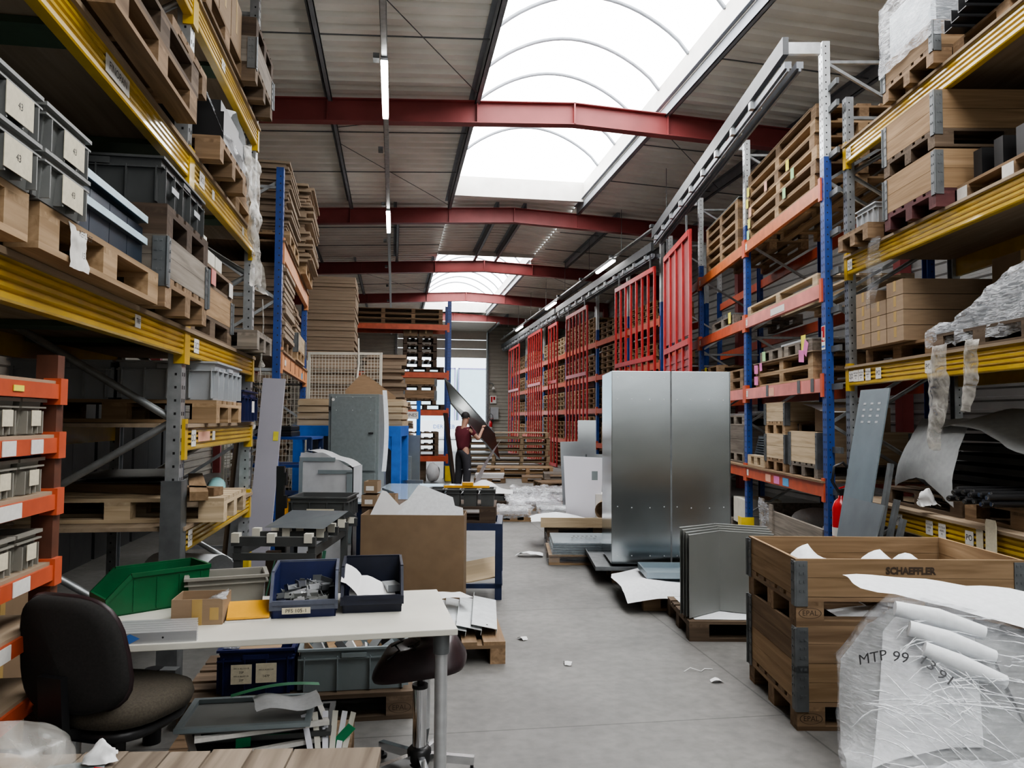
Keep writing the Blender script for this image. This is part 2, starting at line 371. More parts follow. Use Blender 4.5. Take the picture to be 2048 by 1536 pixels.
# sectional door, raised: vertical panels left hanging, then running in under the roof
mb = MB()
for i in range(3): mb.bx(DX0, DX1, Y1-.14, Y1-.10, DZ+.02+i*.46, DZ+.46+i*.46-.012)
d1 = struct('door_1', mb, M['door_panel'])
mb = MB()
for i in range(7): mb.bx(DX0, DX1, Y1-.3-(i+1)*.5, Y1-.3-i*.5-.012, 6.02, 6.06)
part('door_panel', mb, M['door_panel'], d1)
mb = MB()
for x in (DX0-.08, DX1+.08):
    mb.bx(x-.05, x+.05, Y1-.2, Y1-.05, 0, 6.0); mb.bx(x-.04, x+.04, Y1-4.2, Y1-.2, 5.94, 6.02)
part('door_track', mb, M['galv_dark'], d1)
# roof frame: red oxide rafters, kinked at the ridge
TR = [4.9, 11.0+.47, 17.47, 23.47, 29.47, 35.47]
def ibeam(mb, p, q, h, w, t=.014):
    mb.bar(p + Vector((0,0,h/2)), q + Vector((0,0,h/2)), w, t); mb.bar(p - Vector((0,0,h/2)), q - Vector((0,0,h/2)), w, t); mb.bar(p, q, .012, h)
k = 1
for y in TR:
    mb = MB()
    zr = 6.33
    for xe in (XL, XR):
        ze = zr - .05*abs(xe-RX)
        ibeam(mb, Vector((RX,y,zr)), Vector((xe,y,ze)), .33, .17)
    mb.bx(RX-.012, RX+.012, y-.085, y+.085, zr-.17, zr+.17)
    for x in (SX0-.05, SX1+.05, -1.03, 6.4): mb.bx(x-.006, x+.006, y-.075, y+.075, zr-.05*abs(x-RX)-.16, zr-.05*abs(x-RX)+.16)
    for xe in (XL+.14, XR-.14): mb.bx(xe-.1, xe+.1, y-.09, y+.09, 0, 6.0)
    struct('trim_%d' % k, mb, M['oxide']); k += 1
def purlin(x, y0, y1, w=.07, h=.19):
    global k
    mb = MB(); z = zroof(x) - h/2 - .005
    mb.bx(x-.006, x+.006, y0, y1, z-h/2, z+h/2)
    mb.bx(x-.006, x+w, y0, y1, z-h/2, z-h/2+.01); mb.bx(x-w, x, y0, y1, z+h/2-.01, z+h/2); mb.bx(x+w-.01, x+w, y0, y1, z-h/2, z-h/2+.03)
    struct('trim_%d' % k, mb, M['purlin']); k += 1
for x in (-3.3, -1.03, SX0-.08, SX1+.02, 6.45): purlin(x, Y0, 17.4)
for x in (-4.4, -2.2, 0.0, 2.35, 3.0, 5.25, 7.3): purlin(x, 17.5, 23.4)
for x in (-3.3, -1.2, SX0-.08, SX1+.02, 6.45): purlin(x, 23.5, 35.4)
for x in (-2.2, 0.0, 2.35, 3.0, 5.25): purlin(x, 35.5, Y1)
# tie rods under the deck
for y in (7.6, 9.6, 12.9, 15.0, 19.4, 21.4, 25.4, 27.6):
    mb = MB()
    mb.tube([(XL, y, zroof(XL)-.12), (SX0-.05, y, zroof(SX0)-.12)], .011, 6); mb.tube([(SX1+.05, y, zroof(SX1)-.12), (XR, y, zroof(XR)-.12)], .011, 6)
    struct('trim_%d' % k, mb, M['galv_dark']); k += 1
for y0, y1 in ((5.2, 11.3), (11.7, 17.3), (23.7, 29.3)):
    mb = MB()
    mb.tube([(-1.0, (y0+y1)/2-1.2, zroof(-1)-.16), (SX0-.1, y1-.25, zroof(SX0)-.2)], .007, 5); mb.tube([(-1.0, y0+.9, zroof(-1)-.16), (SX0-.1, y0+.1, zroof(SX0)-.2)], .007, 5)
    mb.tube([(SX1+.1, y0+.2, zroof(SX1)-.2), (6.4, (y0+y1)/2, zroof(6.4)-.2)], .007, 5)
    struct('trim_%d' % k, mb, M['galv_dark']); k += 1
# barrel skylights: glazing (window), curb and arched ribs
for wi, (y0, y1) in enumerate(SK):
    zb = 6.62; rise = .72; cz = .34
    def arc(u, dz=0.0):
        x = SX0 + (SX1-SX0)*u; return x, zb + cz + rise*math.sin(PI*u)**.75 + dz
    mb = MB(); ny = max(2, int((y1-y0)/1.5))
    mb.grid(lambda u, v: (arc(u)[0], y0 + (y1-y0)*v, arc(u)[1]), 20, ny)
    w = struct('window_%d' % (wi+1), mb, M['sky'])
    mb = MB()
    for yy in (y0, y1): mb.add([(arc(i/20)[0], yy, arc(i/20)[1]) for i in range(21)], [tuple(range(21))])
    part('end_panel', mb, plain('frosted_end%d' % wi, (.8,.86,.9), .5) if False else M['sky'], w)
    mb = MB()
    for x, s in ((SX0, -1), (SX1, 1)): mb.bx(min(x, x+s*.03), max(x, x+s*.03), y0, y1, zb-.06, zb+cz+.02)
    for yy, s in ((y0, -1), (y1, 1)): mb.bx(SX0, SX1, min(yy, yy+s*.03), max(yy, yy+s*.03), zb-.1, zb+cz+.02)
    part('curb', mb, M['frp'], w)
    n = int((y1-y0)/1.25)
    for i in range(1, n):
        yy = y0 + (y1-y0)*i/n
        mb = MB().tube([(arc(j/20)[0], yy, arc(j/20)[1]-.03) for j in range(21)], .03, 6)
        part('arched_rib', mb, M['purlin'], w)
# ---------------------------------------------------------------- outside the open door
yd = solo('yard', MB().bx(-30, 40, Y1, 120, -.14, -.02), M['asphalt'], 'pale concrete yard outside the open loading door', 'yard')
yd['kind'] = 'structure'
t = thing('truck_trailer', 'pale blue truck trailer parked in the yard beyond the loading door', 'trailer', (3.0, 60, 0))
mb = MB()
for x0, x1 in ((-9, -2.3), (-2.0, 1.7), (1.98, 10)): mb.bx(x0, x1, 0, 2.5, 1.5, 5.6)
part('cargo_panel', mb, M['trailer'], t)
mb = MB()
for x0, x1 in ((-9, -2.3), (-2.0, 1.7), (1.98, 10)):
    for x in (x0, x1): mb.bx(x-.05, x+.05, -.02, 0, 1.5, 5.6)
    mb.bx(x0, x1, -.02, 0, 5.5, 5.6)
part('panel_trim', mb, plain('violet_trim', (.30,.28,.5), .5), t)
mb = MB().bx(-9, 10, -.3, 2.4, .25, 1.5)
sk_ = part('side_skirt', mb, M['trailer_w'], t)
mb = MB()
for x in (-7.5, -6.3, 5.2, 6.4, 7.6):
    for yy in (.1, 2.0): mb.tube([(x, yy, .48), (x, yy+.3, .48)], .48, 20)
part('wheel', mb, M['black'], t)
text('DER', .42, M['blue_ink'], sk_, (.4, -.31, 1.0)); text('EB', .42, M['blue_ink'], sk_, (1.48, -.31, 1.0))
# ---------------------------------------------------------------- light
scene.world = bpy.data.worlds.new('world'); scene.world.use_nodes = True
bgn = scene.world.node_tree.nodes['Background']
bgn.inputs[0].default_value = (.86, .93, 1, 1); bgn.inputs[1].default_value = 2.2
def area(name, loc, sx, sy, pw, rot=(0,0,0), col=(1,1,1)):
    d = bpy.data.lights.new(name, 'AREA'); d.shape = 'RECTANGLE'; d.size = sx; d.size_y = sy; d.energy = pw; d.color = col
    o = bpy.data.objects.new(name, d); COL.objects.link(o); o.location = loc; o.rotation_euler = rot; return o
sd = bpy.data.lights.new('sun', 'SUN'); sd.energy = 1.3; sd.angle = .3
so = bpy.data.objects.new('sun', sd); COL.objects.link(so); so.rotation_euler = (math.radians(38), 0, math.radians(-15)); so.location = (0, 50, 20)
scene.view_settings.view_transform = 'AgX'
scene.view_settings.look = 'AgX - Medium High Contrast'
scene.view_settings.exposure = 0.35
area('window_light', (2.0, -4.6, 3.6), 7, 3, 80, (math.radians(90), 0, 0), (.93,.97,1))  # added soft fill lamp inside the closed front wall, no window there
# luminaires: two runs of trunking with tube fittings
def trunk(x, z, y0, y1, lamps, L, label):
    t = thing('cable_trunking', label, 'cable tray', (x, y0, z))
    mb = MB().bx(-.035, .035, 0, y1-y0, 0, .012); mb.bx(-.035, -.03, 0, y1-y0, 0, .045); mb.bx(.03, .035, 0, y1-y0, 0, .045)
    part('tray', mb, M['galv'], t)
    for i in range(int((y1-y0)/3)):
        yy = 1 + i*3.0
        part('hanger', MB().tube([(0, yy, .02), (0, yy, zroof(x)-z-.02)], .006, 6), M['galv_dark'], t)
        part('junction_box', MB().c(-.09, yy+.6, .03, .07, .12, .06), M['galv_dark'], t)
    return t
trunk(-.16, 5.62, 1.0, 37, None, 1.5, 'perforated cable tray hung under the roof on the cardboard rack side')
trunk(5.2, 5.5, 13.2, 37.5, None, 1.5, 'cable tray hung beside the red rack frames')
def lamp(x, y, z, L, label, rz=0):
    t = thing('ceiling_light', label, 'ceiling light', (x, y, z), rz, 'tube lights')
    part('housing', MB().bx(-.04, .04, -L/2, L/2, -.002, .028), M['galv_light'], t)
    part('diffuser', MB().prism([(-.04,0),(.04,0),(.034,-.05),(-.034,-.05)], 'y', -L/2+.02, L/2-.02), M['tube'], t)
    return t
WORD = ['first','second','third','fourth','fifth','sixth']
for i, y in enumerate((9.3, 15.6)):
    lamp(-.16, y, 5.585, 1.6, '%s lit tube light along the tray near the skylight, counted from the near end' % WORD[i])
for i, y in enumerate((18.6, 25.4, 32.0)):
    lamp(5.2, y, 5.47, 1.6, '%s lit tube light along the tray by the red frames, counted from the near end' % WORD[i])
# ================================================================ TEMPLATES
def mb_txt(mb, s, size, m, pos, rot=(PI/2,0,0), sx=1.0, bold=0.0):
    me = text_mesh(s, size, bold)
    X = Matrix.Translation(Vector(pos)) @ (Matrix.Rotation(rot[2],4,'Z') @ Matrix.Rotation(rot[1],4,'Y') @ Matrix.Rotation(rot[0],4,'X')) @ Matrix.Diagonal((sx,1,1,1))
    mb.add([X @ v.co for v in me.vertices], [tuple(p.vertices) for p in me.polygons], m); return mb
def ring(mb, L, W, z0, z1, t, m=0, cx=0, cy=0):
    mb.bx(cx-L/2, cx+L/2, cy-W/2, cy-W/2+t, z0, z1, m); mb.bx(cx-L/2, cx+L/2, cy+W/2-t, cy+W/2, z0, z1, m)
    mb.bx(cx-L/2, cx-L/2+t, cy-W/2+t, cy+W/2-t, z0, z1, m); mb.bx(cx+L/2-t, cx+L/2, cy-W/2+t, cy+W/2-t, z0, z1, m); return mb
PR = {}
def pallet(label, loc, rz=0.0, tone='mid', group=None, L=1.2, W=.8, Hh=.144, stamp=False, name='wooden_pallet', tilt=None):
    key = ('pal', tone, L, W, Hh, stamp)
    if key in PR: return dup(PR[key], loc, rz, label, group, tilt)
    t = thing(name, label, 'pallet', loc, rz, group)
    if tilt: t.rotation_euler = tilt
    PR[key] = t
    tx, ty, tz = M[tone+'x'], M[tone+'y'], M[tone+'z']
    b1 = MB().bx(-L/2, L/2, -.05, .05, 0, .022).mesh('bottom_board', tx)
    for y in (-W/2+.05, 0, W/2-.05): inst('bottom_board', b1, t, (0, y, 0))
    bl = MB().bx(-.0725, .0725, -.05, .05, .022, Hh-.044)
    bm_ = bl.mesh('block', tx)
    for i, x in enumerate((-L/2+.0725, 0, L/2-.0725)):
        for j, y in enumerate((-W/2+.05, 0, W/2-.05)):
            if stamp and j == 0 and i in (0, 2):
                q = MB().bx(-.0725, .0725, -.05, .05, .022, Hh-.044)
                mb_txt(q, 'EPAL', .038, 1, (0, -.0505, .061))
                q.add([(.06*math.cos(a)*s, -.0503, .061+.028*math.sin(a)*s) for s in (1,.93) for a in [2*PI*n/24 for n in range(24)]], [(n,(n+1)%24,24+(n+1)%24,24+n) for n in range(24)], 1)
                inst('block', q.mesh('block', [tx, M['brand']]), t, (x, y, 0))
            else: inst('block', bm_, t, (x, y, 0))
    s1 = MB().bx(-.0725, .0725, -W/2, W/2, Hh-.044, Hh-.022).mesh('stringer_board', ty)
    for x in (-L/2+.0725, 0, L/2-.0725): inst('stringer_board', s1, t, (x, 0, 0))
    g = (W - .145*3 - .1*2)/4
    y = -W/2
    for w in (.145, .1, .145, .1, .145):
        inst('deck_board', MB().bx(-L/2, L/2, -w/2, w/2, Hh-.022, Hh).mesh('deck_board', tx), t, (0, y+w/2, 0)); y += w+g
    SNAP[t.name] = list(KIDS[t.name]); return t
def far_pallet(label, loc, rz, tone='mid', L=1.7, W=1.0, Hh=.13, group=None):
    key = ('fp', tone, L, W, Hh)
    if key not in PR:
        mb = MB()
        for y in (-W/2+.05, 0, W/2-.05): mb.bx(-L/2, L/2, y-.05, y+.05, 0, .02)
        for x in (-L/2+.06, -L/6, L/6, L/2-.06):
            for y in (-W/2+.05, 0, W/2-.05): mb.bx(x-.05, x+.05, y-.045, y+.045, .02, Hh-.04)
        for x in (-L/2+.06, -L/6, L/6, L/2-.06): mb.bx(x-.05, x+.05, -W/2, W/2, Hh-.04, Hh-.02)
        n = 6
        for i in range(n):
            y = -W/2 + (i+.5)*W/n; mb.bx(-L/2, L/2, y-W/n*.38, y+W/n*.38, Hh-.02, Hh)
        PR[key] = mb.mesh('wooden_pallet', M[tone+'x'])
    o = bpy.data.objects.new('wooden_pallet', PR[key]); COL.objects.link(o); o.location = loc; o.rotation_euler = (0,0,rz)
    return tag(o, label, 'pallet', group)
def collar(label, loc, rz=0.0, tone='crate', L=1.2, W=.8, Hh=.195, mark=None, group=None, name='pallet_collar'):
    t = thing(name, label, 'crate frame', Vector(loc)+Vector((0,0,.002)), rz, group); tx, ty = M[tone+'x'], M[tone+'y']; th = .02
    def board(n, y0, y1):
        mb = MB()
        mb.bx(-L/2, L/2, y0, y1, 0, Hh*.495); mb.bx(-L/2, L/2, y0+.0008, y1-.0008, Hh*.505, Hh); return mb
    fb = board(0, -W/2, -W/2+th)
    if mark:
        for (s, sz, x, z) in mark: mb_txt(fb, s, sz, 1, (x, -W/2-.0008, z), (PI/2,0,0), .92, .05)
    part('long_board', fb, [tx, M['brand']], t); part('long_board', board(0, W/2-th, W/2), tx, t)
    for s in (-1, 1):
        mb = MB(); x0, x1 = sorted((s*L/2, s*(L/2-th)))
        mb.bx(x0, x1, -W/2+th, W/2-th, 0, Hh*.495); mb.bx(x0+.0008, x1-.0008, -W/2+th, W/2-th, Hh*.505, Hh); part('end_board', mb, ty, t)
    for sx in (-1, 1):
        for sy in (-1, 1):
            mb = MB(); x, y = sx*L/2, sy*W/2
            mb.bx(*sorted((x-sx*.06, x+sx*.004)), *sorted((y+sy*.006, y+sy*.001)), -.05, Hh-.01)
            mb.bx(*sorted((x+sx*.001, x+sx*.006)), *sorted((y-sy*.055, y+sy*.004)), -.05, Hh-.01)
            mb.tube([(x+sx*.008, y+sy*.008, -.045), (x+sx*.008, y+sy*.008, Hh-.012)], .008, 8)
            for z in (Hh*.15, Hh*.4, Hh*.62, Hh*.85):
                for q in (.022, .044): mb.c(x-sx*q, y+sy*.006, z, .012, .006, .012); mb.c(x+sx*.006, y-sy*q, z, .006, .012, .012)
            part('corner_hinge', mb, M['galv_dark'], t)
    return t
def tote(label, loc, rz=0.0, L=.6, W=.4, Hh=.22, mat='tote', labels=(), group=None, name='plastic_crate', grip=True, cat='crate', tp=.95, ribs=True):
    key = ('tote', L, W, Hh, mat, tuple(labels), grip)
    if key in PR: return dup(PR[key], loc, rz, label, group)
    loc = Vector(loc) + Vector((0,0,.002)); t = thing(name, label, cat, loc, rz, group); PR[key] = t; mt = M[mat]
    mb = MB().hollow(L-.03, W-.03, Hh, .006, tp)
    if ribs:
        for sy in (-1, 1):
            n = max(3, int(L/.15))
            for i in range(n+1):
                x = (-.5 + i/n)*(L-.07); y0, y1 = sorted((sy*(W/2-.015)*tp, sy*(W/2-.002))); mb.bx(x-.003, x+.003, y0-.004, y1, Hh*.04, Hh-.04)
            n = max(2, int(W/.13))
            for i in range(n+1):
                y = (-.5 + i/n)*(W-.07); x0, x1 = sorted((sy*(L/2-.015)*tp, sy*(L/2-.002))); mb.bx(x0-.004, x1, y-.003, y+.003, Hh*.04, Hh-.04)
    part('body', mb, mt, t)
    mb = ring(MB(), L, W, Hh-.008, Hh+.004, .018); ring(mb, L-.004, W-.004, Hh*.76, Hh*.76+.006, .014)
    part('rim', mb, mt, t)
    if grip:
        mb = MB()
        for sx in (-1, 1): mb.c(sx*(L/2-.004), 0, Hh*.87, .012, min(.12, W*.4), .03)
        mb.bx(-.065, .065, -W/2-.003, -W/2+.012, Hh*.80, Hh*.90); part('handle', mb, mt, t)
    for lb in labels:
        side, u, z, w, h, lines, m = lb
        q = MB(); yl = -W/2-.006 if w > L/3.2 or not ribs or L > .3 else -(W-.03)/2*(tp+(1-tp)*(z+h/2)/Hh)-.003
        q.bx(u-w/2, u+w/2, yl, yl+.002, z-h/2, z+h/2, 0)
        for i, (s, sz) in enumerate(lines): mb_txt(q, s, sz, 1, (u, yl-.0006, z + h*(.5 - (i+1)/(len(lines)+1))))
        o = part('label', q, [M[m], M['ink']], t)
    SNAP[t.name] = list(KIDS[t.name]); return t
def carton(label, loc, rz, L, W, Hh, mat='card', tape=True, group=None, name='cardboard_box', flaps=False):
    key = ('ct', L, W, Hh, mat, tape)
    if key in PR: return dup(PR[key], loc, rz, label, group)
    t = thing(name, label, 'box', loc, rz, group); PR[key] = t
    part('body', MB().bx(-L/2, L/2, -W/2, W/2, 0, Hh), M[mat], t)
    if tape:
        mb = MB().bx(-.022, .022, -W/2-.0012, -W/2, Hh*.3, Hh); mb.bx(-.022, .022, -W/2-.001, W/2+.001, Hh, Hh+.0012); part('tape', mb, M['tape'], t)
    SNAP[t.name] = list(KIDS[t.name]); return t
def openbin(label, loc, rz, L, W, Hh, mat, rim, lbl=None, group=None, front=.45, name='storage_bin'):
    """stacking bin with a low sloped mouth facing -x, long axis x"""
    t = thing(name, label, 'bin', loc, rz, group); a = L/2; th = .006
    def side(y0, y1):
        mb = MB(); P = [(-a+.02, 0), (a-.015, 0), (a, Hh), (-a+L*.22, Hh), (-a, Hh*front)]; mb.prism(P, 'y', y0, y1); return mb
    mb = side(-W/2, -W/2+th); q = side(W/2-th, W/2); mb.add(q.v, q.f)
    mb.bx(-a+.02, a-.015, -W/2, W/2, 0, th); mb.add([(a-.015,-W/2,0),(a-.015,W/2,0),(a,W/2,Hh),(a,-W/2,Hh),(a-.015-th,-W/2,0),(a-.015-th,W/2,0),(a-th,W/2,Hh),(a-th,-W/2,Hh)], [(0,1,2,3),(7,6,5,4),(3,2,6,7)])
    mb.add([(-a+.02,-W/2,0),(-a+.02,W/2,0),(-a,W/2,Hh*front),(-a,-W/2,Hh*front),(-a+.02+th,-W/2,0),(-a+.02+th,W/2,0),(-a+th,W/2,Hh*front),(-a+th,-W/2,Hh*front)], [(3,2,1,0),(4,5,6,7),(2,3,7,6)])
    for i in range(4):
        x = -a*.5 + i*L*.22
        for s in (-1,1): y0, y1 = sorted((s*W/2, s*(W/2+.004))); mb.bx(x-.004, x+.004, y0, y1, .01, Hh-.02)
    part('body', mb, M[mat], t)
    r = MB(); w = .012
    for s in (-1, 1):
        y = s*(W/2+.002)
        r.bar((a, y, Hh), (-a+L*.22, y, Hh), w, .018); r.bar((-a+L*.22, y, Hh), (-a, y, Hh*front), w, .018); r.bar((-a, y, Hh*front+.004), (-a+.004, y, Hh*front*.55), w, .014)
    r.bar((a, -W/2, Hh), (a, W/2, Hh), w, .018); r.bar((-a, -W/2, Hh*front), (-a, W/2, Hh*front), w, .018); r.bar((-a+.003, -W/2, Hh*front*.75), (-a+.003, W/2, Hh*front*.75), .008, Hh*front*.4)
    part('rim', r, M[rim], t)
    if lbl:
        q = MB(); q.add([(-a-.004,-W*.22+.03,Hh*front*.32),(-a-.004,W*.22+.03,Hh*front*.32),(-a-.007,W*.22+.03,Hh*front*.72),(-a-.007,-W*.22+.03,Hh*front*.72)], [(3,2,1,0)])
        mb_txt(q, lbl, .022, 1, (-a-.0085, .03, Hh*front*.52), (PI/2,0,-PI/2)); part('label', q, [M['label'], M['ink']], t)
    return t
def beam_prof(ribbed, h, w=.05):
    if not ribbed: return [(0,0),(w,0),(w,h),(0,h)]
    P = [(w,h),(w,0),(.004,0),(0,h*.06)]; n = 4
    for i in range(n):
        z0 = h*(.08+.9*i/n); z1 = h*(.08+.9*(i+1)/n); d = z1-z0
        P += [(0,z0+d*.1),(0,z0+d*.55),(.014,z0+d*.68),(.014,z0+d*.85)]
    P += [(0,h)]; return P[::-1]
def rack(name, label, fr, xs, depth, h, levels, cu, cb, bh=.13, ribbed=False, split=None, cu2=None, braces=True, rear=True, boards=None, tubebrace=False, pw=.09, holes=True, conn=None, bmat='board', bth=.022, ovh=.03):
    t = thing(name, label, 'rack', fr.o, fr.rz)
    def up_mesh(front):
        mb = MB(); s = -1 if front else 1
        def seg(z0, z1, m):
            mb.bx(-pw/2, pw/2, *sorted((0, -s*.012)), z0, z1, m)
            for x in (-pw/2, pw/2-.012): mb.bx(x, x+.012, *sorted((-s*.012, -s*.075)), z0, z1, m)
        if split: seg(0, split, 0); seg(split, h, 2)
        else: seg(0, h, 0)
        if holes:
            z = .12
            while z < h-.05:
                for x in (-pw*.22, pw*.22): mb.c(x, s*.0006, z, .012, .002, .022, 1)
                for x in (-pw/2-.0006, pw/2+.0006): mb.c(x, -s*.03, z, .002, .012, .014, 1)
                z += .075
        return mb
    mats = [M[cu], M['black'], M[cu2 or cu]]
    uf = up_mesh(True).mesh('upright', mats); ur = up_mesh(False).mesh('upright', mats)
    fp = MB().bx(-.08, .08, -.03, .11, 0, .008).mesh('foot_plate', M['galv_dark'])
    ups = []
    for x in xs:
        u = inst('upright', uf, t, (x, 0, 0)); ups.append(u); inst('foot_plate', fp, u, (0, -.02, 0))
        if rear: u2 = inst('upright', ur, t, (x, depth, 0)); inst('foot_plate', fp, u2, (0, -.06, 0))
        if braces and rear:
            z = .35; s = 0; mbx = []
            while z < h-.7:
                mb = MB(); a, b = ((.06, z), (depth-.06, z+.6)); 
                if s: a, b = (depth-.06, z), (.06, z+.6)
                if tubebrace: mb.tube([(0, a[0], a[1]), (0, b[0], b[1])], .022, 8)
                else: mb.bar((0, a[0], a[1]), (0, b[0], b[1]), .03, .03)
                part('brace', mb, M['galv'], t, (x, 0, 0)); z += .62; s ^= 1
            for z in (.3, h*.5, h-.2):
                part('brace', MB().bar((0, .06, z), (0, depth-.06, z), .03, .03), M['galv'], t, (x, 0, 0))
    B = {}
    order = sorted(range(len(xs)), key=lambda i: xs[i]); X = [xs[i] for i in order]
    ch_ = .05 if bh > .08 else .022
    cm = MB().bx(-.012, .05, -.006, .055, -ch_, bh+ch_).mesh('connector', M[conn or cb])
    for bi in range(len(X)-1):
        for li, z in enumerate(levels[bi]):
            L = X[bi+1]-X[bi]-pw
            bm = MB().prism(beam_prof(ribbed, bh), 'x', 0, L)
            # connector hooks at both ends
            o = part('beam', bm, M[cb], t, (X[bi]+pw/2, -.012, z-bh)); B[(bi, li)] = o
            inst('connector', cm, o, (-.04, 0, 0)); inst('connector', cm, o, (L, 0, 0))
            if rear:
                r = MB().prism([(p[0]*-1+.05, p[1]) for p in beam_prof(ribbed, bh)][::-1], 'x', 0, L); part('beam', r, M[cb], t, (X[bi]+pw/2, depth-.04, z-bh))
            if boards and (bi, li) in boards:
                part('shelf_board', MB().bx(X[bi]+.0, X[bi+1]-.0, -ovh, depth+.02, z, z+bth), M[bmat], t)
    return t, B, ups
def btag(beam, x, z, s, size=.05, w=.1, h=.09, m='label_w', tilt=0):
    """card tag stuck on the aisle face of a beam"""
    q = MB(); q.bx(-w/2, w/2, -.004, -.001, -h/2, h/2)
    for i, ln in enumerate(s.split('\n')): mb_txt(q, ln, size, 1, (0, -.0048, (len(s.split('\n'))-1)*size*.55 - i*size*1.1))
    return part('tag', q, [M[m], M['ink']], beam, (x, 0, z), (0, tilt, 0))
def note(parent, loc, rot, m, w=.075, h=.075, s=None):
    q = MB(); q.add([(-w/2,0,-h/2),(w/2,0,-h/2),(w/2,-.004,h/2),(-w/2,-.004,h/2),(-w/2,-.012,-h/2),(w/2,-.012,-h/2)], [(0,1,2,3)])
    return part('note', q, M[m], parent, loc, rot)
def crumple(x, y, z, k=1.0, f=6.0):
    v = noise.noise_vector(Vector((x*f, y*f, z*f))); w = noise.noise_vector(Vector((x*f*2.7+5, y*f*2.7, z*f*2.7))); return (v + w*.5)*k
def sheet(fn, nu, nv, k=0.0, f=6.0, mb=None):
    mb = mb or MB()
    def g(u, v):
        p = Vector(fn(u, v)); return p + crumple(p.x, p.y, p.z, k, f) if k else p
    return mb.grid(g, nu, nv)
# ================================================================ RACKS
FL = Frame((-1.2, 0, 0), PI/2)
lt, LB, LU = rack('pallet_rack', 'yellow beamed pallet rack with perforated galvanised uprights behind the office chair', FL, [1.15, 4.66, 6.8], 1.1, 5.3,
    [[2.09, 3.12, 4.07], [.95, 1.54, 2.09, 3.12, 4.07]], 'galv', 'yellow', .135, True, tubebrace=True, boards={(0,0),(0,1),(0,2),(1,0),(1,1),(1,2),(1,3),(1,4)})
part('upright_guard', MB().bx(-.06, .06, -.02, -.008, .01, 1.24).bx(-.065, -.055, -.02, .09, .01, 1.24).bx(.055, .065, -.02, .09, .01, 1.24), M['galv_dark'], LU[1], label='dark steel guard')
part('upright_guard', MB().bx(-.06, .06, -.02, -.008, .01, .5).bx(-.065, -.055, -.02, .09, .01, .5), M['bright_y'], LU[2])
btag(LB[(0,0)], 2.6, .09, 'TRP', .035, .075, .06); btag(LB[(0,1)], 2.25, .07, 'FINOPAN', .05, .28, .075); btag(LB[(1,2)], .17, .075, '2C2', .055, .11, .085)
btag(LB[(1,3)], .2, .07, '2C3', .05, .12, .09); btag(LB[(1,3)], .5, .065, '3', .03, .06, .06); btag(LB[(1,4)], .7, .07, '2C4', .045, .1, .07); btag(LB[(1,1)], .16, .07, '2C1', .06, .1, .1)
btag(LB[(1,0)], .14, .07, '2C0', .055, .09, .1); btag(LB[(1,1)], .42, .075, '', .03, .3, .06, 'note_s'); btag(LB[(1,1)], .68, .075, '', .03, .07, .06); btag(LB[(1,3)], 1.5, .07, '3', .03, .06, .06)
FS = Frame((-1.25, 0, 0), PI/2)
st_, SB, _ = rack('bin_shelf', 'low orange shelving of small grey bins standing inside the yellow rack', FS, [2.12, 3.14], .6, 1.83, [[.62, .85, 1.05, 1.31, 1.52, 1.72]], 'rust', 'orangered', .055, False,
    braces=False, boards={(0,i) for i in range(6)}, pw=.06, holes=False, bth=.012, ovh=.0)
for li, tg in ((2, [(.55,.2),(.86,.16),(1.1,.12),(1.36,.22),(1.62,.12)]), (3, [(.9,.28),(1.18,.14),(1.48,.24)]), (4, [(1.1,.1),(1.5,.09),(1.7,.09)]), (1, [(1.0,.3),(1.3,.2),(1.5,.12)]), (5, [(1.55,.07)])):
    for x, w in tg:
        if x > .97: btag(SB[(0,li)], x-.92, .028, '', .02, w, .05 if li != 5 else .02, 'label_w' if li != 5 else 'note_y')
FC = Frame((-1.16, 8.17, 0), PI/2 + math.atan2(.14, 3.58))
ct, CB, CU = rack('pallet_rack', 'blue upright rack with pale orange beams holding flat cardboard, next to the yellow rack', FC, [0, 3.58], 1.0, 4.19, [[2.28, 3.42]], 'blue', 'tan_orange', .17, rear=True, boards={(0,0),(0,1)}, bmat='midx', pw=.11)
for x in (.25, .9, 1.5, 2.1, 2.7, 3.1): btag(CB[(0,0)], x, .09, '', .02, .02, .13, 'ink')
btag(CB[(0,0)], 2.6, .06, '', .02, .16, .08, 'note_b'); btag(CB[(0,0)], .3, .08, '', .02, .14, .06)
FX = Frame((-1.2, 19.9, 0), 0)
xt, XB, XU = rack('pallet_rack', 'narrow rack of dark pallets standing across the aisle before the loading door', FX, [0, 2.6], 1.0, 4.66, [[.65, 1.83, 2.8, 4.04]], 'blue', 'orangered', .14, pw=.1, braces=False)
part('corner_guard', MB().bx(-.09, .09, -.09, -.08, .01, .4).bx(.08, .09, -.09, .08, .01, .4).bx(-.09, -.08, -.09, .08, .01, .4), M['bright_y'], XU[1], label='yellow corner guard')
FY = Frame(H(3.3, 7.55), HRZ - PI/2)
yt, YB, YU = rack('pallet_rack', 'yellow beamed pallet rack with 2J tags behind the wooden crates', FY, [0, 3.35], 1.1, 4.83, [[.855, 2.12, 3.21, 4.32]], 'galv', 'yellow', .17, True, boards={(0,0),(0,1),(0,2),(0,3)}, tubebrace=True)
for li, s in ((1,'2J2'),(2,'2J3'),(3,'2J4')): btag(YB[(0,li)], .07, .09, s, .065, .1, .1)
for li, x in ((1,.62),(1,1.45),(0,.95),(0,1.95)): btag(YB[(0,li)], x, .09, 'PO', .06, .1, .1)
btag(YB[(0,0)], .28, .09, 'PO', .055, .09, .1)
for li, x in ((1,.17),(1,.28),(1,.42),(0,1.42),(0,1.6)): btag(YB[(0,li)], x, .09, 'MOTEUR\nARBRE\n40', .022, .1, .11)
FN = Frame(H(3.16, 7.77), HRZ - PI/2 - math.radians(.96))
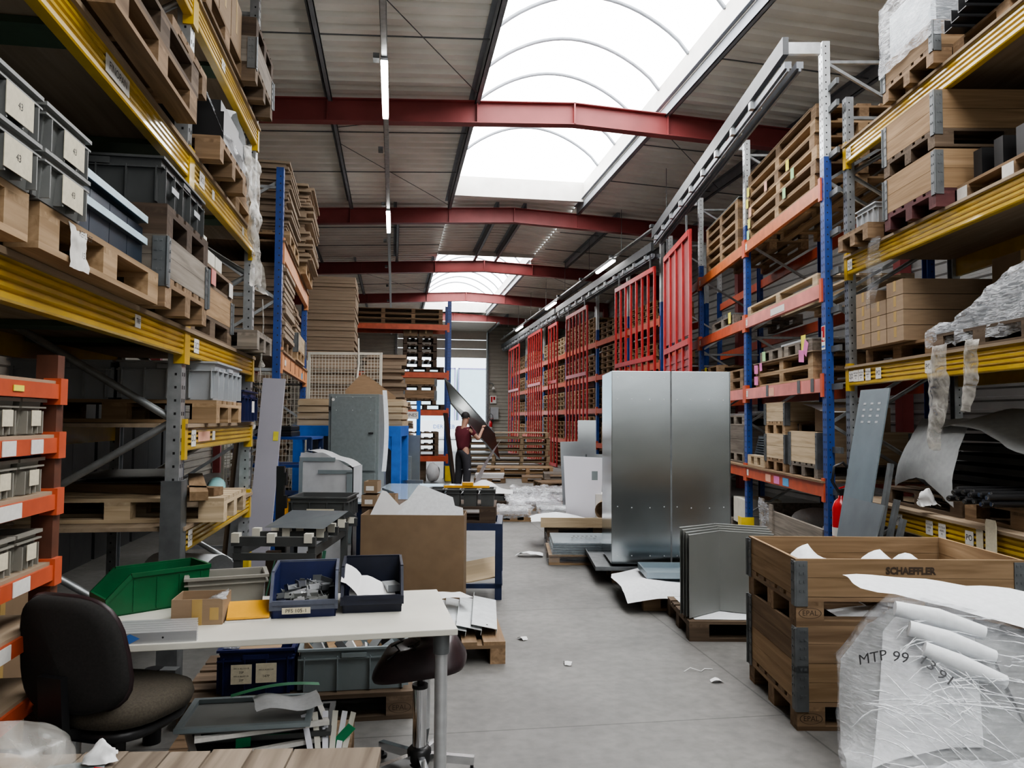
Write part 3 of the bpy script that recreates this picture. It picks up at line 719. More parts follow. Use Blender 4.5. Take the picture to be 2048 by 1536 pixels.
nt_, NB, NU = rack('pallet_rack', 'tall blue rack with orange beams carrying long wooden pallets beside the zinc cabinet', FN, [0, -2.79, -5.58, -8.37], 1.1, 5.5, [[.98, 2.04, 3.01, 4.05]]*3, 'blue', 'orangered', .14, split=4.3, cu2='galv_light',
    boards={(i,0) for i in range(3)}, pw=.11, bmat='midx')
NB[(2,1)].data.materials[0] = M['pink']; NB[(2,2)].data.materials[0] = M['pink']; NB[(1,1)].data.materials[0] = M['pink']; NB[(2,3)].data.materials[0] = M['orange']; NB[(1,3)].data.materials[0] = M['orange']
for i, m in enumerate(('note_s','note_p','note_b')): btag(NB[(2,0)], .95+i*.32, .06, '', .02, .2, .09, m)
for li in range(4): btag(NB[(2,li)], .08, .07, '%d' % (li+1), .05, .07, .08); btag(NB[(1,li)], .08, .07, '%d' % (li+1), .05, .07, .08)
btag(NB[(2,2)], 1.35, .06, '', .02, .5, .08, 'label_w'); btag(NB[(2,1)], 1.1, .06, '', .02, .2, .1, 'note_s')
for x in (.95, 2.05, 2.45): part('bracket', MB().bx(-.04,.04,-.006,0,-.02,.12), M['galv_dark'], NB[(2,1)], (x, -.002, .03))
part('corner_guard', MB().bx(-.08, .08, -.09, -.08, .01, .3).bx(.08, .09, -.09, .08, .01, .3), M['bright_y'], NU[1], label='yellow corner guard')
for z in (.9, 1.32, 1.95, 2.33, 2.72, 3.1, 3.5, 3.9, 4.3, 4.78, 5.0): part('spacer', MB().bx(.05, .26, .0, .03, z-.03, z+.03), M['galv_dark'], nt_, (0,.05,0))
q = MB().bx(-.045, .045, -.004, 0, -.12, .12, 0); q.bx(-.04, .04, -.005, -.004, -.04, .115, 1); q.bx(-.03, -.016, -.006, -.005, -.02, .07, 0); q.bx(.0, .03, -.006, -.005, -.03, .0, 0); q.bx(-.04,.04,-.005,-.004,-.10,-.08,2)
part('extinguisher_sign', q, [M['label_w'], M['ext_red'], M['blue_ink']], NU[0], (0, -.003, 2.45), label='red and white fire extinguisher sign')
FR = Frame((5.75, 15.6, 0), -PI/2)
YS = [16.1, 18.55, 21.5, 25.5, 29.5, 33.5, 37.5]
ft, RB, RU = rack('pallet_rack', 'long blue and orange rack of stacked pallets running to the far wall', FR, [-(y-15.6) for y in YS], 1.1, 5.5, [[.95, 1.93, 2.88, 3.85]]*6, 'blue', 'orangered', .14, split=4.2, cu2='galv_light', braces=False, pw=.11, holes=False)
# ---- hanging rails and sliding red frames
def rail(p, q, label, arms):
    p, q = Vector(p), Vector(q); d = q-p; L = d.length; rz = math.atan2(d.y, d.x)
    t = thing('hanging_rail', label, 'rail', p, rz)
    part('top_channel', MB().bx(0, L, -.03, .03, .12, .30), M['rail_dk'], t)
    for y in (.04, .16): part('track_tube', MB().bx(.05, L-.05, y-.035, y+.035, 0, .07).bx(.05, L-.05, y-.012, y+.012, -.03, 0), M['purlin'], t)
    n = int(L/.8)
    for i in range(n): part('hook', MB().bar((.4+i*.8, 0, .08), (.4+i*.8, .0, .2), .012, .03).bx(.36+i*.8, .44+i*.8, -.045, .09, .0, .085), M['galv'], t)
    for a, s in arms: part('bracket', MB().bar((a, 0, .25), (a, s, .25), .05, .12), M['galv_light'], t)
    return t
rail(H(2.85, 15.5, 5.18), H(2.74, 7.6, 5.18), 'grey hanging rail above the near red frame and orange rack', [(2.15,.4),(4.94,.4),(7.75,.4)])
rail((5.33, 25.0, 5.05), (5.33, 15.4, 5.05), 'grey hanging rail over the middle red frames', [(3.6,.4),(6.5,.4)])
rail((5.33, 38.2, 5.05), (5.33, 25.3, 5.05), 'grey hanging rail over the farthest red frames', [(.7,.4),(4.7,.4),(8.7,.4),(12.6,.4)])
def red_frame(label, p, q, n, z1=4.78, infill=False, z0=.03, bw=.05):
    p, q = Vector(p), Vector(q); d = q-p; L = d.length; rz = math.atan2(d.y, d.x)
    t = thing('sliding_frame', label, 'frame', (p.x, p.y, 0), rz); bd = .045
    vb = MB().bx(-bw/2, bw/2, -bd/2, bd/2, z0, z1).mesh('vertical_bar', M['red'])
    for i in range(n): inst('vertical_bar', vb, t, (bw/2 + (L-bw)*i/(n-1), 0, 0))
    for z in (z0+.05, 2.9, z1-.05): part('crossbar', MB().bx(bw, L-bw, -.03, .03, z-.05, z+.05), M['red'], t)
    if infill:
        for i in range(n-1):
            a = bw + (L-bw)*i/(n-1); b = (L-bw)*(i+1)/(n-1)
            mb = MB().bx(a, b, .01, .02, z0+.1, 2.78); mb.bx(a, b, .01, .02, 3.02, z1-.1)
            for z in [z0+.2+j*.12 for j in range(21)]: mb.bx(a, b, 0, .01, z, z+.05)
            part('infill_panel', mb, M['oxide'], t)
    for x in (.3, L-.3): part('hanger', MB().bar((x, 0, z1-.02), (x, 0, z1+.3), .03, .03), M['galv_dark'], t)
    return t
red_frame('red sliding frame with solid slatted infill behind the zinc cabinet', H(2.93, 14.75), H(2.9, 12.45), 5, 4.74, True, bw=.08)
red_frame('open red sliding frame of seven bars above the left top corner of the zinc cabinet', (5.28, 17.95, 0), (5.28, 15.1, 0), 8, 4.78)
red_frame('open red sliding frame beside the leaning zinc offcuts', (5.28, 23.3, 0), (5.28, 20.7, 0), 7, 4.8)
red_frame('narrow open red sliding frame next to the blue upright, between two wider ones', (5.4, 26.7, 0), (5.4, 25.2, 0), 4, 4.9)
red_frame('open red sliding frame second from the far wall', (5.16, 29.5, 0), (5.16, 26.8, 0), 7, 4.85)
red_frame('open red sliding frame closest to the far wall', (5.28, 35.4, 0), (5.28, 32.4, 0), 5, 4.85)
# ================================================================ LEFT RACK GOODS
RZ = FL.rz; EZ = .024
def L(x, y, z): return FL.p(x, y, z + EZ)
G1 = 'pallets on the yellow rack behind the chair'
# shelf at 2.09, near bay
pallet('light wooden pallet under the near pair of stacked grey bins on the yellow rack', L(1.85, .28, 2.09), RZ, 'fresh', G1)
p2 = pallet('light wooden pallet with a torn paper note, under the dark blue metal channels', L(3.12, .28, 2.09), RZ, 'fresh', G1)
q = sheet(lambda u, v: (-.07+.14*u, -.402-.012*v, .135-.15*v), 8, 8, .012, 12); part('paper_note', q, M['label_w'], p2, (-.32, 0, 0))
q = MB(); mb_txt(q, 'REFLECT', .03, 0, (-.32, -.43, .1)); mb_txt(q, '151', .03, 0, (-.33, -.43, .03)); part('lettering', q, M['ink'], p2)
pallet('brown pallet under the grey weathered crate at the perforated upright', L(4.16, .46, 2.09), RZ+PI/2, 'mid', G1)
c = collar('grey weathered crate frame with a white label below the dark bin', L(4.16, .46, 2.234), RZ-PI/2, 'grey')
part('label', MB().bx(-.602, -.6, -.3, -.14, .05, .14), M['label_w'], c); 
pallet('small brown pallet between the grey crate frame and the dark bin', L(4.16, .46, 2.43), RZ+PI/2, 'dark', G1)
tote('dark grey bin with pale stripes on top of the weathered crate', L(4.16, .18, 2.574), RZ, .8, .6, .22, 'tote_dk', (('f', -.22, .1, .12, .03, (), 'tote_lt'), ('f', .2, .1, .12, .03, (), 'tote_lt')))
for x, n in ((2.65, 'beside the blue channels'), (2.28, 'nearest the picture edge')):
    for k, pos in ((0, 'lower'), (1, 'upper')):
        tote('%s grey bin of the stack %s on the yellow rack' % (pos, n), L(x, .1, 2.234 + .146*k), RZ, .35, .5, .146, 'tote', (('f', .02, .06, .16, .09, (('43', .03),), 'label'),), 'stacked grey bins', grip=False)
t = thing('metal_channels', 'stack of dark blue folded metal channels with pale edges beside grey bins', 'channels', L(2.84, -.08, 2.234), RZ)
mb = MB()
for i in range(4): mb.bx(.02+.205*i, .02+.205*i+.2, .02, .45, 0, .2)
part('panel_block', mb, plain('dark_blue_metal', (.022,.04,.065), .3, .4), t)
for z in (.1, .2):
    P = [(.5,0),(.06,0),(.03,.02),(.0,.02),(.0,.05),(.03,.055),(.05,.085),(.09,.1),(.5,.1)]
    part('channel', MB().prism(P, 'x', 0, .83), plain('blue_grey_metal', (.09,.13,.17), .3, .5), t, (0, 0, z))
    part('pale_edge', MB().bx(0, .83, -.004, .0, z+.02, z+.05), plain('pale_blue_edge', (.5,.66,.74), .4), t)
# shelf at 2.09, far bay
pallet('old grey pallet under the clean wooden crate in the second bay of the yellow rack', L(5.34, .4, 2.09), RZ, 'old', G1)
c = collar('clean wooden crate frame with steel corners in the second bay', L(5.34, .4, 2.234), RZ, 'crate')
p = pallet('EPAL stamped pallet with paper tags carrying small cream boxes', L(5.34, .4, 2.43), RZ, 'old', G1, stamp=True)
for x, m in ((-.45,'label_w'), (-.05,'pink'), (.5,'label_w')): part('tag', MB().bx(x-.06, x+.06, -.412, -.408, .02, .12), M[m], p)
for i, (x, h) in enumerate(((-.45,.15), (-.33,.26), (-.1,.2), (.14,.13), (.36,.13))):
    carton('cream carton %s in the row of five on the tagged pallet' % WORD[i], L(5.34+x, .2, 2.574), RZ, .2, .3, h, 'pale_card' if 'pale_card' in M else 'cream', False, 'cream cartons')
pallet('weathered pallet sticking out at the far end of the yellow rack', L(6.32, .42, 2.09), RZ+PI/2, 'grey', G1, W=.7)
solo('steel_sheet', MB().bx(-.35,.35,-.2,.5,0,.012), M['galv_dark'], 'dark steel sheet lying on the weathered pallet end', 'metal sheet', L(6.32, .12, 2.234), RZ)
# shelf at 3.12
pallet('heavy brown pallet up on the third beam above the dark bin', L(3.6, .25, 3.12), RZ, 'mid', G1)
pallet('heavy brown pallet stacked on another above the dark bin', L(3.62, .25, 3.264), RZ, 'old', G1)
pallet('rough brown pallet next to the perforated upright on the third beam', L(4.25, .5, 3.408), RZ+PI/2, 'mid', G1, W=.7)
pallet('brown pallet under the black wrapped bundle on the third beam', L(5.15, .45, 3.12), RZ+PI/2, 'mid', G1)
t = thing('wrapped_sheets', 'black sheets wound in shiny clear film on the third beam', 'wrapped bundle', L(5.13, .3, 3.264), RZ)
part('sheets', MB().bx(-.3, .3, -.45, .45, 0, .18).bx(-.25, .3, -.42, .4, .18, .27), M['black'], t)
part('film', sheet(lambda u, v: (-.32+.66*u, -.47+.95*v, .29 - .26*max(0, abs(v-.5)*2-.75)*4 ), 16, 16, .03, 9), M['film_dense'], t)
pallet('pale pallet under the film draped crate on the third beam', L(6.05, .4, 3.12), RZ, 'fresh', G1)
collar('wooden crate frame with dark steel corner half hidden by hanging film', L(6.05, .4, 3.264), RZ, 'crate')
t = thing('foam_box', 'white foam lined crate lid with dark profiles on the third beam', 'crate lid', L(5.95, .3, 3.459), RZ)
part('foam_slab', MB().bx(-.42, .5, -.33, .3, 0, .16), M['foam'], t)
part('foam_sheet', sheet(lambda u, v: (-.45+.9*u, -.35+.6*v, .2+.12*math.sin(u*6)+.05*v), 16, 10, .02, 7), M['foam'], t)
part('profile', MB().prism([(-.3,.16),(.2,.16),(.2,.34),(-.05,.36),(-.3,.24)], 'x', -.35, .3), M['tote_dk'], t)
def drape(u, v):
    w = .22 + .1*math.sin(v*7) - .13*max(0, v-.62)
    return (-.1+w*2*(u-.5)+.55*v**1.1*(.5), -.52-.03*math.sin(u*9+v*5)-.05*v, .28-1.0*v-.12*abs(u-.5))
solo('hanging_film', sheet(drape, 20, 30, .03, 8), M['dirtyfilm'], 'torn dirty plastic film hanging off the third beam at the rack end', 'plastic film', L(6.1, .43, 3.35), RZ)
solo('hanging_film', MB().tube([(0,0,0),(.02,-.01,-.2),(.0,0,-.5),(.03,0,-.55)], [.006,.006,.008,.03], 6).add([(-.05,0,-.55),(.07,.01,-.55),(.1,.02,-.8),(-.03,0,-.82)], [(0,1,2,3)]), M['dirtyfilm'], 'thin twisted strand of plastic film dangling below the torn film', 'plastic film', L(6.52, -.12, 2.55), RZ)
# shelf at 4.07
pallet('pallet with pale cartons, topmost level of the yellow rack', L(5.34, .35, 4.07), RZ, 'mid', G1)
for i in range(3): carton('pale carton %s along the topmost level of the yellow rack' % WORD[i], L(4.9+.36*i, .2, 4.214), RZ, .34, .5, .35, 'card', True, 'cartons on top')
pallet('old pallet under the grey steel cornered crate at the topmost level', L(6.22, .45, 4.07), RZ+PI/2, 'old', G1)
collar('grey crate frame with black steel corners at the topmost level', L(6.22, .45, 4.214), RZ+PI/2, 'grey')
pallet('dark old pallet lying on the topmost grey crate', L(6.22, .45, 4.41), RZ+PI/2, 'dark', G1)
pallet('pallet overhead in the near bay, on the topmost beam', L(3.1, .3, 4.07), RZ, 'mid', G1)
for b, xs in (((0,0), (2.2, 4.3)), ((0,1), (3.2, 4.5)), ((1,3), (6.1,)), ((1,4), (5.6, 6.55)), ((1,2), (5.2,))):
    z = [.95,1.54,2.09,3.12,4.07][b[1]] if b[0] else [2.09,3.12,4.07][b[1]]
    for x in xs: part('support_bar', MB().bx(-.1, .1, .05, 1.04, -.03, -.002), M['green_board'], lt, (x, 0, z), label='green painted support bar')
# shelf at 1.54
pallet('light wooden pallet under the big light grey bins', L(5.45, .5, 1.54), RZ+PI/2, 'fresh', G1)
tote('big light grey ribbed bin at the rack front behind the perforated upright', L(5.45, .2, 1.684), RZ, .8, .6, .238, 'tote_lt', grip=True, group='big grey bins')
tote('big light grey ribbed bin in the rack depth behind the diagonal brace', L(5.45, .82, 1.684), RZ, .8, .6, .238, 'tote_lt', grip=True, group='big grey bins')
tote('dark navy crate with a white label at the far end of the yellow rack', L(6.36, .12, 1.54), RZ, .6, .4, .24, 'navy_pl', (('f', .05, .12, .1, .09, (), 'label_w'),))
for i, x in enumerate((3.3, 2.4)):
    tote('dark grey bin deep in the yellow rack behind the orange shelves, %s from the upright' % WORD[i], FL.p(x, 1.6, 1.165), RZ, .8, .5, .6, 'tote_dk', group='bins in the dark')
solo('pallet_shelf', MB().bx(-1.3, 1.3, -.3, .3, 0, .02).bx(-1.3,1.3,-.3,-.27,-1.14,0).bx(-1.3,1.3,.27,.3,-1.14,0), M['boardx'] if 'boardx' in M else M['board'], 'brown board shelf deep behind the orange bin shelving', 'shelf', FL.p(2.9, 1.6, 1.14), RZ)
# shelf at .95
pallet('pale pallet standing on edge boards on the lowest shelf near the perforated upright', L(5.2, .4, .95), RZ+PI/2, 'pale', G1, W=.7)
solo('wood_strip', MB().bx(-.8,.8,-.05,.05,0,.05), M['cratex'], 'long brown wood strip lying across the pale pallet', 'wood strip', L(5.45, .1, 1.097), RZ+.25)
solo('wood_strip', MB().bx(-.6,.6,-.05,.05,0,.05), M['midx'], 'shorter brown wood strip crossing under the long strip', 'wood strip', L(5.2, .42, 1.097), RZ+1.2)
solo('foam_tube', MB().tube([(-.5,0,.07),(.5,0,.07)], .07, 16), M['teal'], 'teal foam tube lying at the shelf end', 'foam tube', L(6.1, .12, .95), RZ+.2)
solo('foam_tube', MB().tube([(-.35,0,.06),(.35,0,.06)], .06, 16), M['teal'], 'teal foam tube resting further back on the lowest shelf', 'foam tube', L(6.1, .5, .95), RZ)
solo('foam_piece', MB().prism([(-.1,0),(.1,0),(.12,.06),(.06,.1),(0,.05),(-.07,.09)], 'y', -.07, .07), M['aqua'], 'small aqua foam offcut in front of the teal tube', 'foam piece', L(5.75, -.02, .95), RZ+.3)
solo('steel_profile', MB().bx(-.18,.18,-.025,.025,0,.05).c(.1,-.027,.025,.02,.003,.02), M['black'], 'short black steel profile beside the aqua foam', 'steel profile', L(5.5, -.03, .95), RZ-.1)
pallet('dark pallet deep on the lowest shelf carrying thin sheets', L(6.2, .82, .95), RZ, 'crate', G1, L=.8, W=.45)
for i in range(3): solo('thin_sheet', MB().bx(-.45,.45,-.3,.25,0,.008), M['tote_dk'], '%s dark thin sheet of the loose pile over the dark pallet' % ('lowest','middle','uppermost')[i], 'sheet', L(6.05, .72, 1.096+.03*i), RZ+.1*i, 'loose thin sheets')
# ---- orange bin shelves
S = lambda x, y, z: FS.p(x, y, z + .013)
LV = [(.85, 'lowest visible', 1.7, 2.6), (1.05, 'lower middle', 1.8, 3.06), (1.31, 'middle', 2.0, 3.06), (1.52, 'upper middle', 2.1, 3.06), (1.72, 'uppermost', 2.1, 2.66)]
for z, nm, xa, xb in LV:
    x = xb - .1; n = 0
    while x > max(xa, 2.2) and n < 5:
        tote('small grey bin %s from the upright on the %s orange shelf' % (WORD[n], nm), S(x, .17, z), RZ, .19, .32, .125, 'tote_warm', (('f', .0, .06, .07, .055, (), 'label'),), 'small bins on the orange shelves', name='storage_bin', cat='bin', grip=False, tp=.9)
        x -= .205; n += 1
tote('second small grey bin stacked on another on the middle orange shelf', S(2.35, .17, 1.445), RZ, .19, .32, .06, 'tote_warm', (), None, name='storage_bin', cat='bin', grip=False)
t = thing('plastic_scoop', 'dark blue plastic scoops lying in a bin on the middle orange shelf', 'scoop', S(2.86, .16, 1.385), RZ)
for dx, r in ((-.06, .3), (.06, -.5)):
    part('shell', MB().grid(lambda u, v: (dx + .09*math.cos(PI*u)*(1-.3*v), -.1+.22*v, -.01 + .075*math.sin(PI*u)*(1-.5*v)+.02*v), 10, 6), M['brightblue'], t, (0,0,.03), (0, r, 0))
solo('plastic_bag', sheet(lambda u, v: (-.25+.5*u, -.15+.28*v, .02+.09*math.sin(PI*u)*math.sin(PI*v)), 14, 10, .035, 12), M['film'], 'crinkled clear bag lying over bins on the lower middle orange shelf', 'plastic bag', S(2.8, .2, 1.18), RZ)
solo('paper_scrap', MB().add([(0,0,0),(.08,0,.0),(.07,.02,.1),(.03,.02,.13),(0,.01,.08)], [(0,1,2,3,4)]), M['paper'], 'folded paper standing in the uppermost orange shelf bin', 'paper', S(2.5, .1, 1.8), RZ)
for i, x in enumerate((2.9, 2.45)): tote('navy crate on the floor under the orange shelves, %s from the upright' % WORD[i], FL.p(x-.05, .25, .0), RZ, .42, .42, .4, 'navy_pl', (('f', .12, .22, .06, .08, (), 'label_w'),), 'navy crates on the floor')
# ---- behind the yellow rack, in the gloom
solo('backdrop_locker', MB().bx(-.5,.5,-.3,.3,0,1.45).bx(-.012,.0,-.302,-.3,.02,1.43), M['navy'], 'dark navy locker in the gloom behind the yellow rack', 'locker', (-3.6, 7.35, 0), PI/2)
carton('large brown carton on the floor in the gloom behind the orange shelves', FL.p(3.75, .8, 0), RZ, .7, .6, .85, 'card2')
for y, nm in ((3.6,'behind the orange bin shelving'), (4.85,'behind the steel guarded upright'), (6.1,'under the big light grey bins'), (8.65,'seen past the diagonal brace'), (9.9,'seen beside the pale pallet'), (11.15,'seen behind the lowest yellow shelf'), (12.4,'farthest along the left wall')):  # lockers added as dark backing for the shade behind the rack
    solo('backdrop_locker', MB().bx(-.58,.58,-.3,.3,0,1.9).bx(-.012,0,-.302,-.3,.02,1.88), M['navy' if y < 5 else 'tote_dk'], 'dark filler locker added in the gloom %s' % nm, 'locker', (-3.6, y, 0), PI/2)
solo('foam_roll', sheet(lambda u, v: (.5*v-.25, .32*math.cos(4.2*u-.4)*(.6+.4*u), .34+.32*math.sin(4.2*u-.4)*(.6+.4*u)), 20, 4), M['foam'], 'curled white foam sheet on the floor under the lowest yellow shelf', 'foam sheet', FL.p(6.0, .3, 0), RZ+1.2)
# ================================================================ CARDBOARD RACK AND STACKS
def cardstack(label, loc, rz, Lx, W, Hh, n=24, jit=.03, group=None, seed=1, name='flat_cardboard_stack', slant=0):
    r = random.Random(seed); mb = MB(); z = 0; h = Hh/n
    for i in range(n):
        a, b = r.uniform(-jit, jit), r.uniform(-jit, jit)
        mb.bx(-Lx/2+a+slant*i/n, Lx/2+r.uniform(-jit, jit)+slant*i/n, -W/2+b, W/2+r.uniform(-jit,jit), z, z+h*.93); z += h
    return solo(name, mb, M['card_lt'], label, 'cardboard', loc, rz, group)
CP = lambda x, y, z: FC.p(x, y, z+EZ)
cr = FC.rz
pallet('light pallet under the closer cardboard stack on top of the blue rack', CP(.8, .35, 3.42), cr, 'fresh')
cardstack('tall stack of flat cardboard closest to the blue upright on its top shelf', CP(.8, .4, 3.564), cr, 1.15, .85, .75, 26, .04, 'flat cardboard', 2)
pallet('light pallet under the farther cardboard stack on top of the blue rack', CP(2.5, .3, 3.42), cr, 'fresh')
cardstack('ragged stack of flat cardboard at the far end of the blue rack top shelf', CP(2.5, .35, 3.564), cr, 1.3, .95, 1.0, 30, .06, 'flat cardboard', 3)
pallet('light pallet under the wired crate on the middle shelf of the blue rack', CP(2.0, .35, 2.28), cr, 'fresh')
collar('pale crate frame with steel corner on the middle shelf of the blue rack', CP(2.0, .35, 2.424), cr, 'pale')
pallet('light pallet at the start of the middle shelf of the blue rack', CP(.75, .4, 2.28), cr, 'mid')
cardstack('flat cardboard on the middle shelf of the blue rack', CP(.75, .4, 2.424), cr, 1.1, .8, .8, 18, .03, 'flat cardboard', 4)
cardstack('flat cardboard behind the wired crate on the blue rack', CP(3.08, .5, 2.28), cr, .7, .8, .9, 18, .03, 'flat cardboard', 5)
# column of bundles beyond the mesh fence
for i, (z, h) in enumerate(((.145, 1.4), (1.56, 1.35), (2.92, 1.45))):
    cardstack('%s bundle in the tall cardboard column beyond the mesh fence' % ('bottom', 'middle', 'uppermost')[i], (-1.25, 15.9, z), 0, .95, 1.2, h, 22, .02, 'cardboard column', 7+i)
pallet('pallet at the foot of the tall cardboard column', (-1.25, 15.9, 0), 0, 'mid')
for i, (x, y, h, w) in enumerate(((-.2, 16.3, 2.9, .8), (-.1, 14.2, 1.9, .75), (-2.2, 13.5, 2.3, .85), (-1.12, 13.6, 2.55, .8))):
    cardstack('sagging floor stack of flat cardboard behind the mesh fence, ' + ('beside the tall column', 'lowest of the four', 'closest to the blue rack', 'in the middle')[i], (x, y, 0), .05*i, w, 1.1, h, 40, .06, 'floor cardboard', 20+i)
solo('cardboard_sheet', MB().add([(-.3,0,-.02),(.42,0,-.05),(.45,0,.05),(.12,.02,.29),(-.03,.02,.38),(-.1,.02,.36),(-.3,0,.14)], [(0,1,2,3,4,5,6)]), M['card'], 'large brown cardboard sheet leaning above the grey cabinet', 'cardboard', H(-2.15, 11.3, 1.87), HRZ)
# mesh fence
a = H(-3.2, 12.1); b = H(-2.07, 12.1)
t = thing('mesh_fence', 'cream wire mesh panel standing behind the grey cabinet', 'fence', a, HRZ)
W_ = 1.13
mb = MB()
for x in (0, W_): mb.bx(x-.02, x+.02, -.02, .02, 0, 2.64)
for z in (.1, 2.62): mb.bx(0, W_, -.02, .02, z-.02, z+.02)
part('frame', mb, M['cream'], t)
mb = MB()
for i in range(1, 22): mb.bx(W_*i/22-.0035, W_*i/22+.0035, -.004, .003, .1, 2.62)
for i in range(1, 50): mb.bx(0, W_, -.003, .004, .1+.0505*i-.0035, .1+.0505*i+.0035)
part('wire_mesh', mb, M['cream'], t)
t2 = thing('mesh_fence', 'dim wire mesh panel between the two blue uprights', 'fence', H(-4.6, 12.3), HRZ)
part('frame', MB().bx(-.02,.02,-.02,.02,0,2.52).bx(1.28,1.32,-.02,.02,0,2.52).bx(0,1.3,-.015,.015,2.5,2.53), M['cream'], t2)
mb = MB()
for i in range(0, 23): mb.bx(1.3*i/22-.004, 1.3*i/22+.004, -.004, .003, .1, 2.5)
for i in range(0, 25): mb.bx(0, 1.3, -.003, .004, .1+.1*i-.004, .1+.1*i+.004)
part('wire_mesh', mb, M['cream'], t2)
solo('hanging_rope', MB().tube([(0,0,1.0),(.01,0,.6),(-.02,.0,.3),(0,0,.0)], [.012,.018,.02,.03], 6), M['cream'], 'pale twisted rope hanging in front of the mesh fence', 'rope', H(-2.4, 11.95, 1.85), HRZ)
# grey cabinet
t = thing('electrical_cabinet', 'tall grey enamel cabinet with two doors in front of the mesh fence', 'cabinet', H(-2.25, 9.45), HRZ)
bevel(part('body', MB().bx(0, .62, 0, .45, .1, 1.9).bx(.02,.6,.02,.43,0,.1), M['grey_enamel'], t))
d = part('door', MB().bx(.035, .585, -.022, 0, .96, 1.87), M['grey_enamel'], t); bevel(d)
part('lock', MB().tube([(.53,-.022,1.42),(.53,-.04,1.42)], .012, 10).bx(.50,.56,-.045,-.038,1.41,1.43), M['black'], d)
part('logo', MB().tube([(.06,-.022,1.83),(.06,-.024,1.83)], .018, 16), M['label_w'], d)
d2 = part('door', MB().bx(.035, .585, -.022, 0, .13, .93), M['grey_enamel'], t); bevel(d2)
part('catch', MB().c(.02, -.012, 1.72, .03, .024, .05), M['black'], t)
mb = MB()
for x in (.1, .3, .52): mb.c(x, -.0235, 1.70, .008, .003, .008); mb.c(x, -.0235, 1.86, .008, .003, .008); mb.c(x, -.0235, .145, .008, .003, .008)
part('screws', mb, M['galv_light'], t)
solo('foam_sheet', MB().grid(lambda u, v: (.03*math.sin(3*v)+.05*u, .02*u, 1.0-1.0*v), 4, 12), M['foam'], 'narrow white foam strip hanging at the grey cabinet side', 'foam sheet', H(-1.6, 9.5, .95), HRZ)
# blue steel bench with timber packs
t = thing('steel_bench', 'bright blue heavy steel bench frame behind the grey cabinet', 'bench', H(-2.95, 10.4), HRZ)
part('top_beam', MB().bx(0, 1.45, 0, .12, 1.36, 1.5).bx(0, 1.45, .7, .82, 1.36, 1.5).bx(0,.12,.12,.7,1.36,1.5).bx(1.33,1.45,.12,.7,1.36,1.5), M['brightblue'], t)
for x in (0, 1.33):
    for y in (0, .7): part('leg', MB().bx(x, x+.12, y, y+.12, 0, 1.36), M['brightblue'], t)
part('gusset', MB().prism([(1.33,1.36),(1.33,1.16),(1.13,1.36)], 'y', .02, .1), M['brightblue'], t)
part('shelf_panel', MB().bx(.13, 1.32, .3, .34, .2, 1.36), M['galv_dark'], t)
for i in range(4):
    solo('timber_pack', MB().bx(-.72, .72, -.3, .3, 0, .07).bx(-.7,.7,-.28,.28,.07,.09), M['palex'], '%s pale timber board layer on the blue bench, counting up' % WORD[i], 'timber', H(-2.22, 10.85, 1.5+.092*i), HRZ + .01*i, 'timber layers')
solo('zinc_sheet', MB().bx(-.02, .02, -.06, .06, 0, 1.0), M['galv'], 'narrow grey metal sheet leaning between cabinet and blue bench', 'metal sheet', H(-1.68, 10.3, 0), HRZ, rot=(0, -.03, HRZ))
t = thing('sign_post', 'slim blue post with a white FINES sign in front of the dark rack', 'sign', H(-1.55, 12.8), HRZ)
part('post', MB().bx(-.03, .03, -.03, .03, 0, 1.9), M['brightblue'], t)
q = MB().bx(-.22, .0, -.06, -.045, 1.6, 1.72); mb_txt(q, 'FINES', .075, 1, (-.11, -.0605, 1.66)); part('sign_board', q, [M['label_w'], M['ink']], t)
part('base', MB().bx(-.15, .15, -.15, .15, 0, .02), M['brightblue'], t)
for i, (x, w, hh, d_) in enumerate(((-1.6, .26, 1.05, 11.3), (-1.42, .3, .72, 11.1), (-1.5, .22, 1.35, 11.7))):
    solo('steel_plate', MB().bx(-w/2, w/2, 0, .05, 0, hh), M['zinc'] if i else M['grey_enamel'], ('grey enamel plate standing upright by the blue bench', 'lowest grey steel plate standing by the blue bench', 'tallest pale steel plate standing under the FINES sign')[i], 'metal sheet', H(x, d_, 0), HRZ)
# navy shelf unit with case and bottle
t = thing('steel_shelving', 'navy perforated shelf unit under the black case', 'shelving', H(-2.95, 8.55), HRZ)
for x in (0, .68):
    for y in (0, .5):
        mb = MB().bx(x, x+.05, y, y+.05, 0, 1.38)
        for i in range(24): mb.c(x+.025, y-.0006, .1+i*.05, .014, .002, .02, 1)
        part('post', mb, [M['navy'], M['galv_light']], t)
for z in (.35, .72, 1.05, 1.36): part('shelf', MB().bx(0, .73, 0, .55, z, z+.03), M['blue'], t)
t = thing('tool_case', 'black plastic case lying on the navy shelf unit', 'case', H(-2.68, 8.8, 1.391), HRZ)
bevel(part('shell', MB().bx(-.2, .22, -.17, .17, 0, .06).bx(-.195, .215, -.165, .165, .062, .12), M['black'], t), .012)
part('handle', MB().tube([(-.07,-.17,.07),(-.06,-.2,.08),(.07,-.2,.08),(.08,-.17,.07)], .01, 8), M['black'], t)
t = thing('water_bottle', 'clear plastic bottle beside the lilac panel on the shelf unit', 'bottle', H(-2.925, 8.68, 1.391), HRZ)
part('bottle', MB().lathe([(0,0),(.035,0),(.037,.02),(.037,.15),(.03,.18),(.013,.21),(.013,.235),(0,.235)], 16), filmmat('bottle_plastic', .3, (.7,.8,.85), 5, .08, .1), t)
part('cap', MB().lathe([(.015,.22),(.015,.245),(0,.245)], 12), M['navy_pl'], t); part('label', MB().lathe([(.0378,.08),(.0378,.13)], 16), M['label_w'], t)
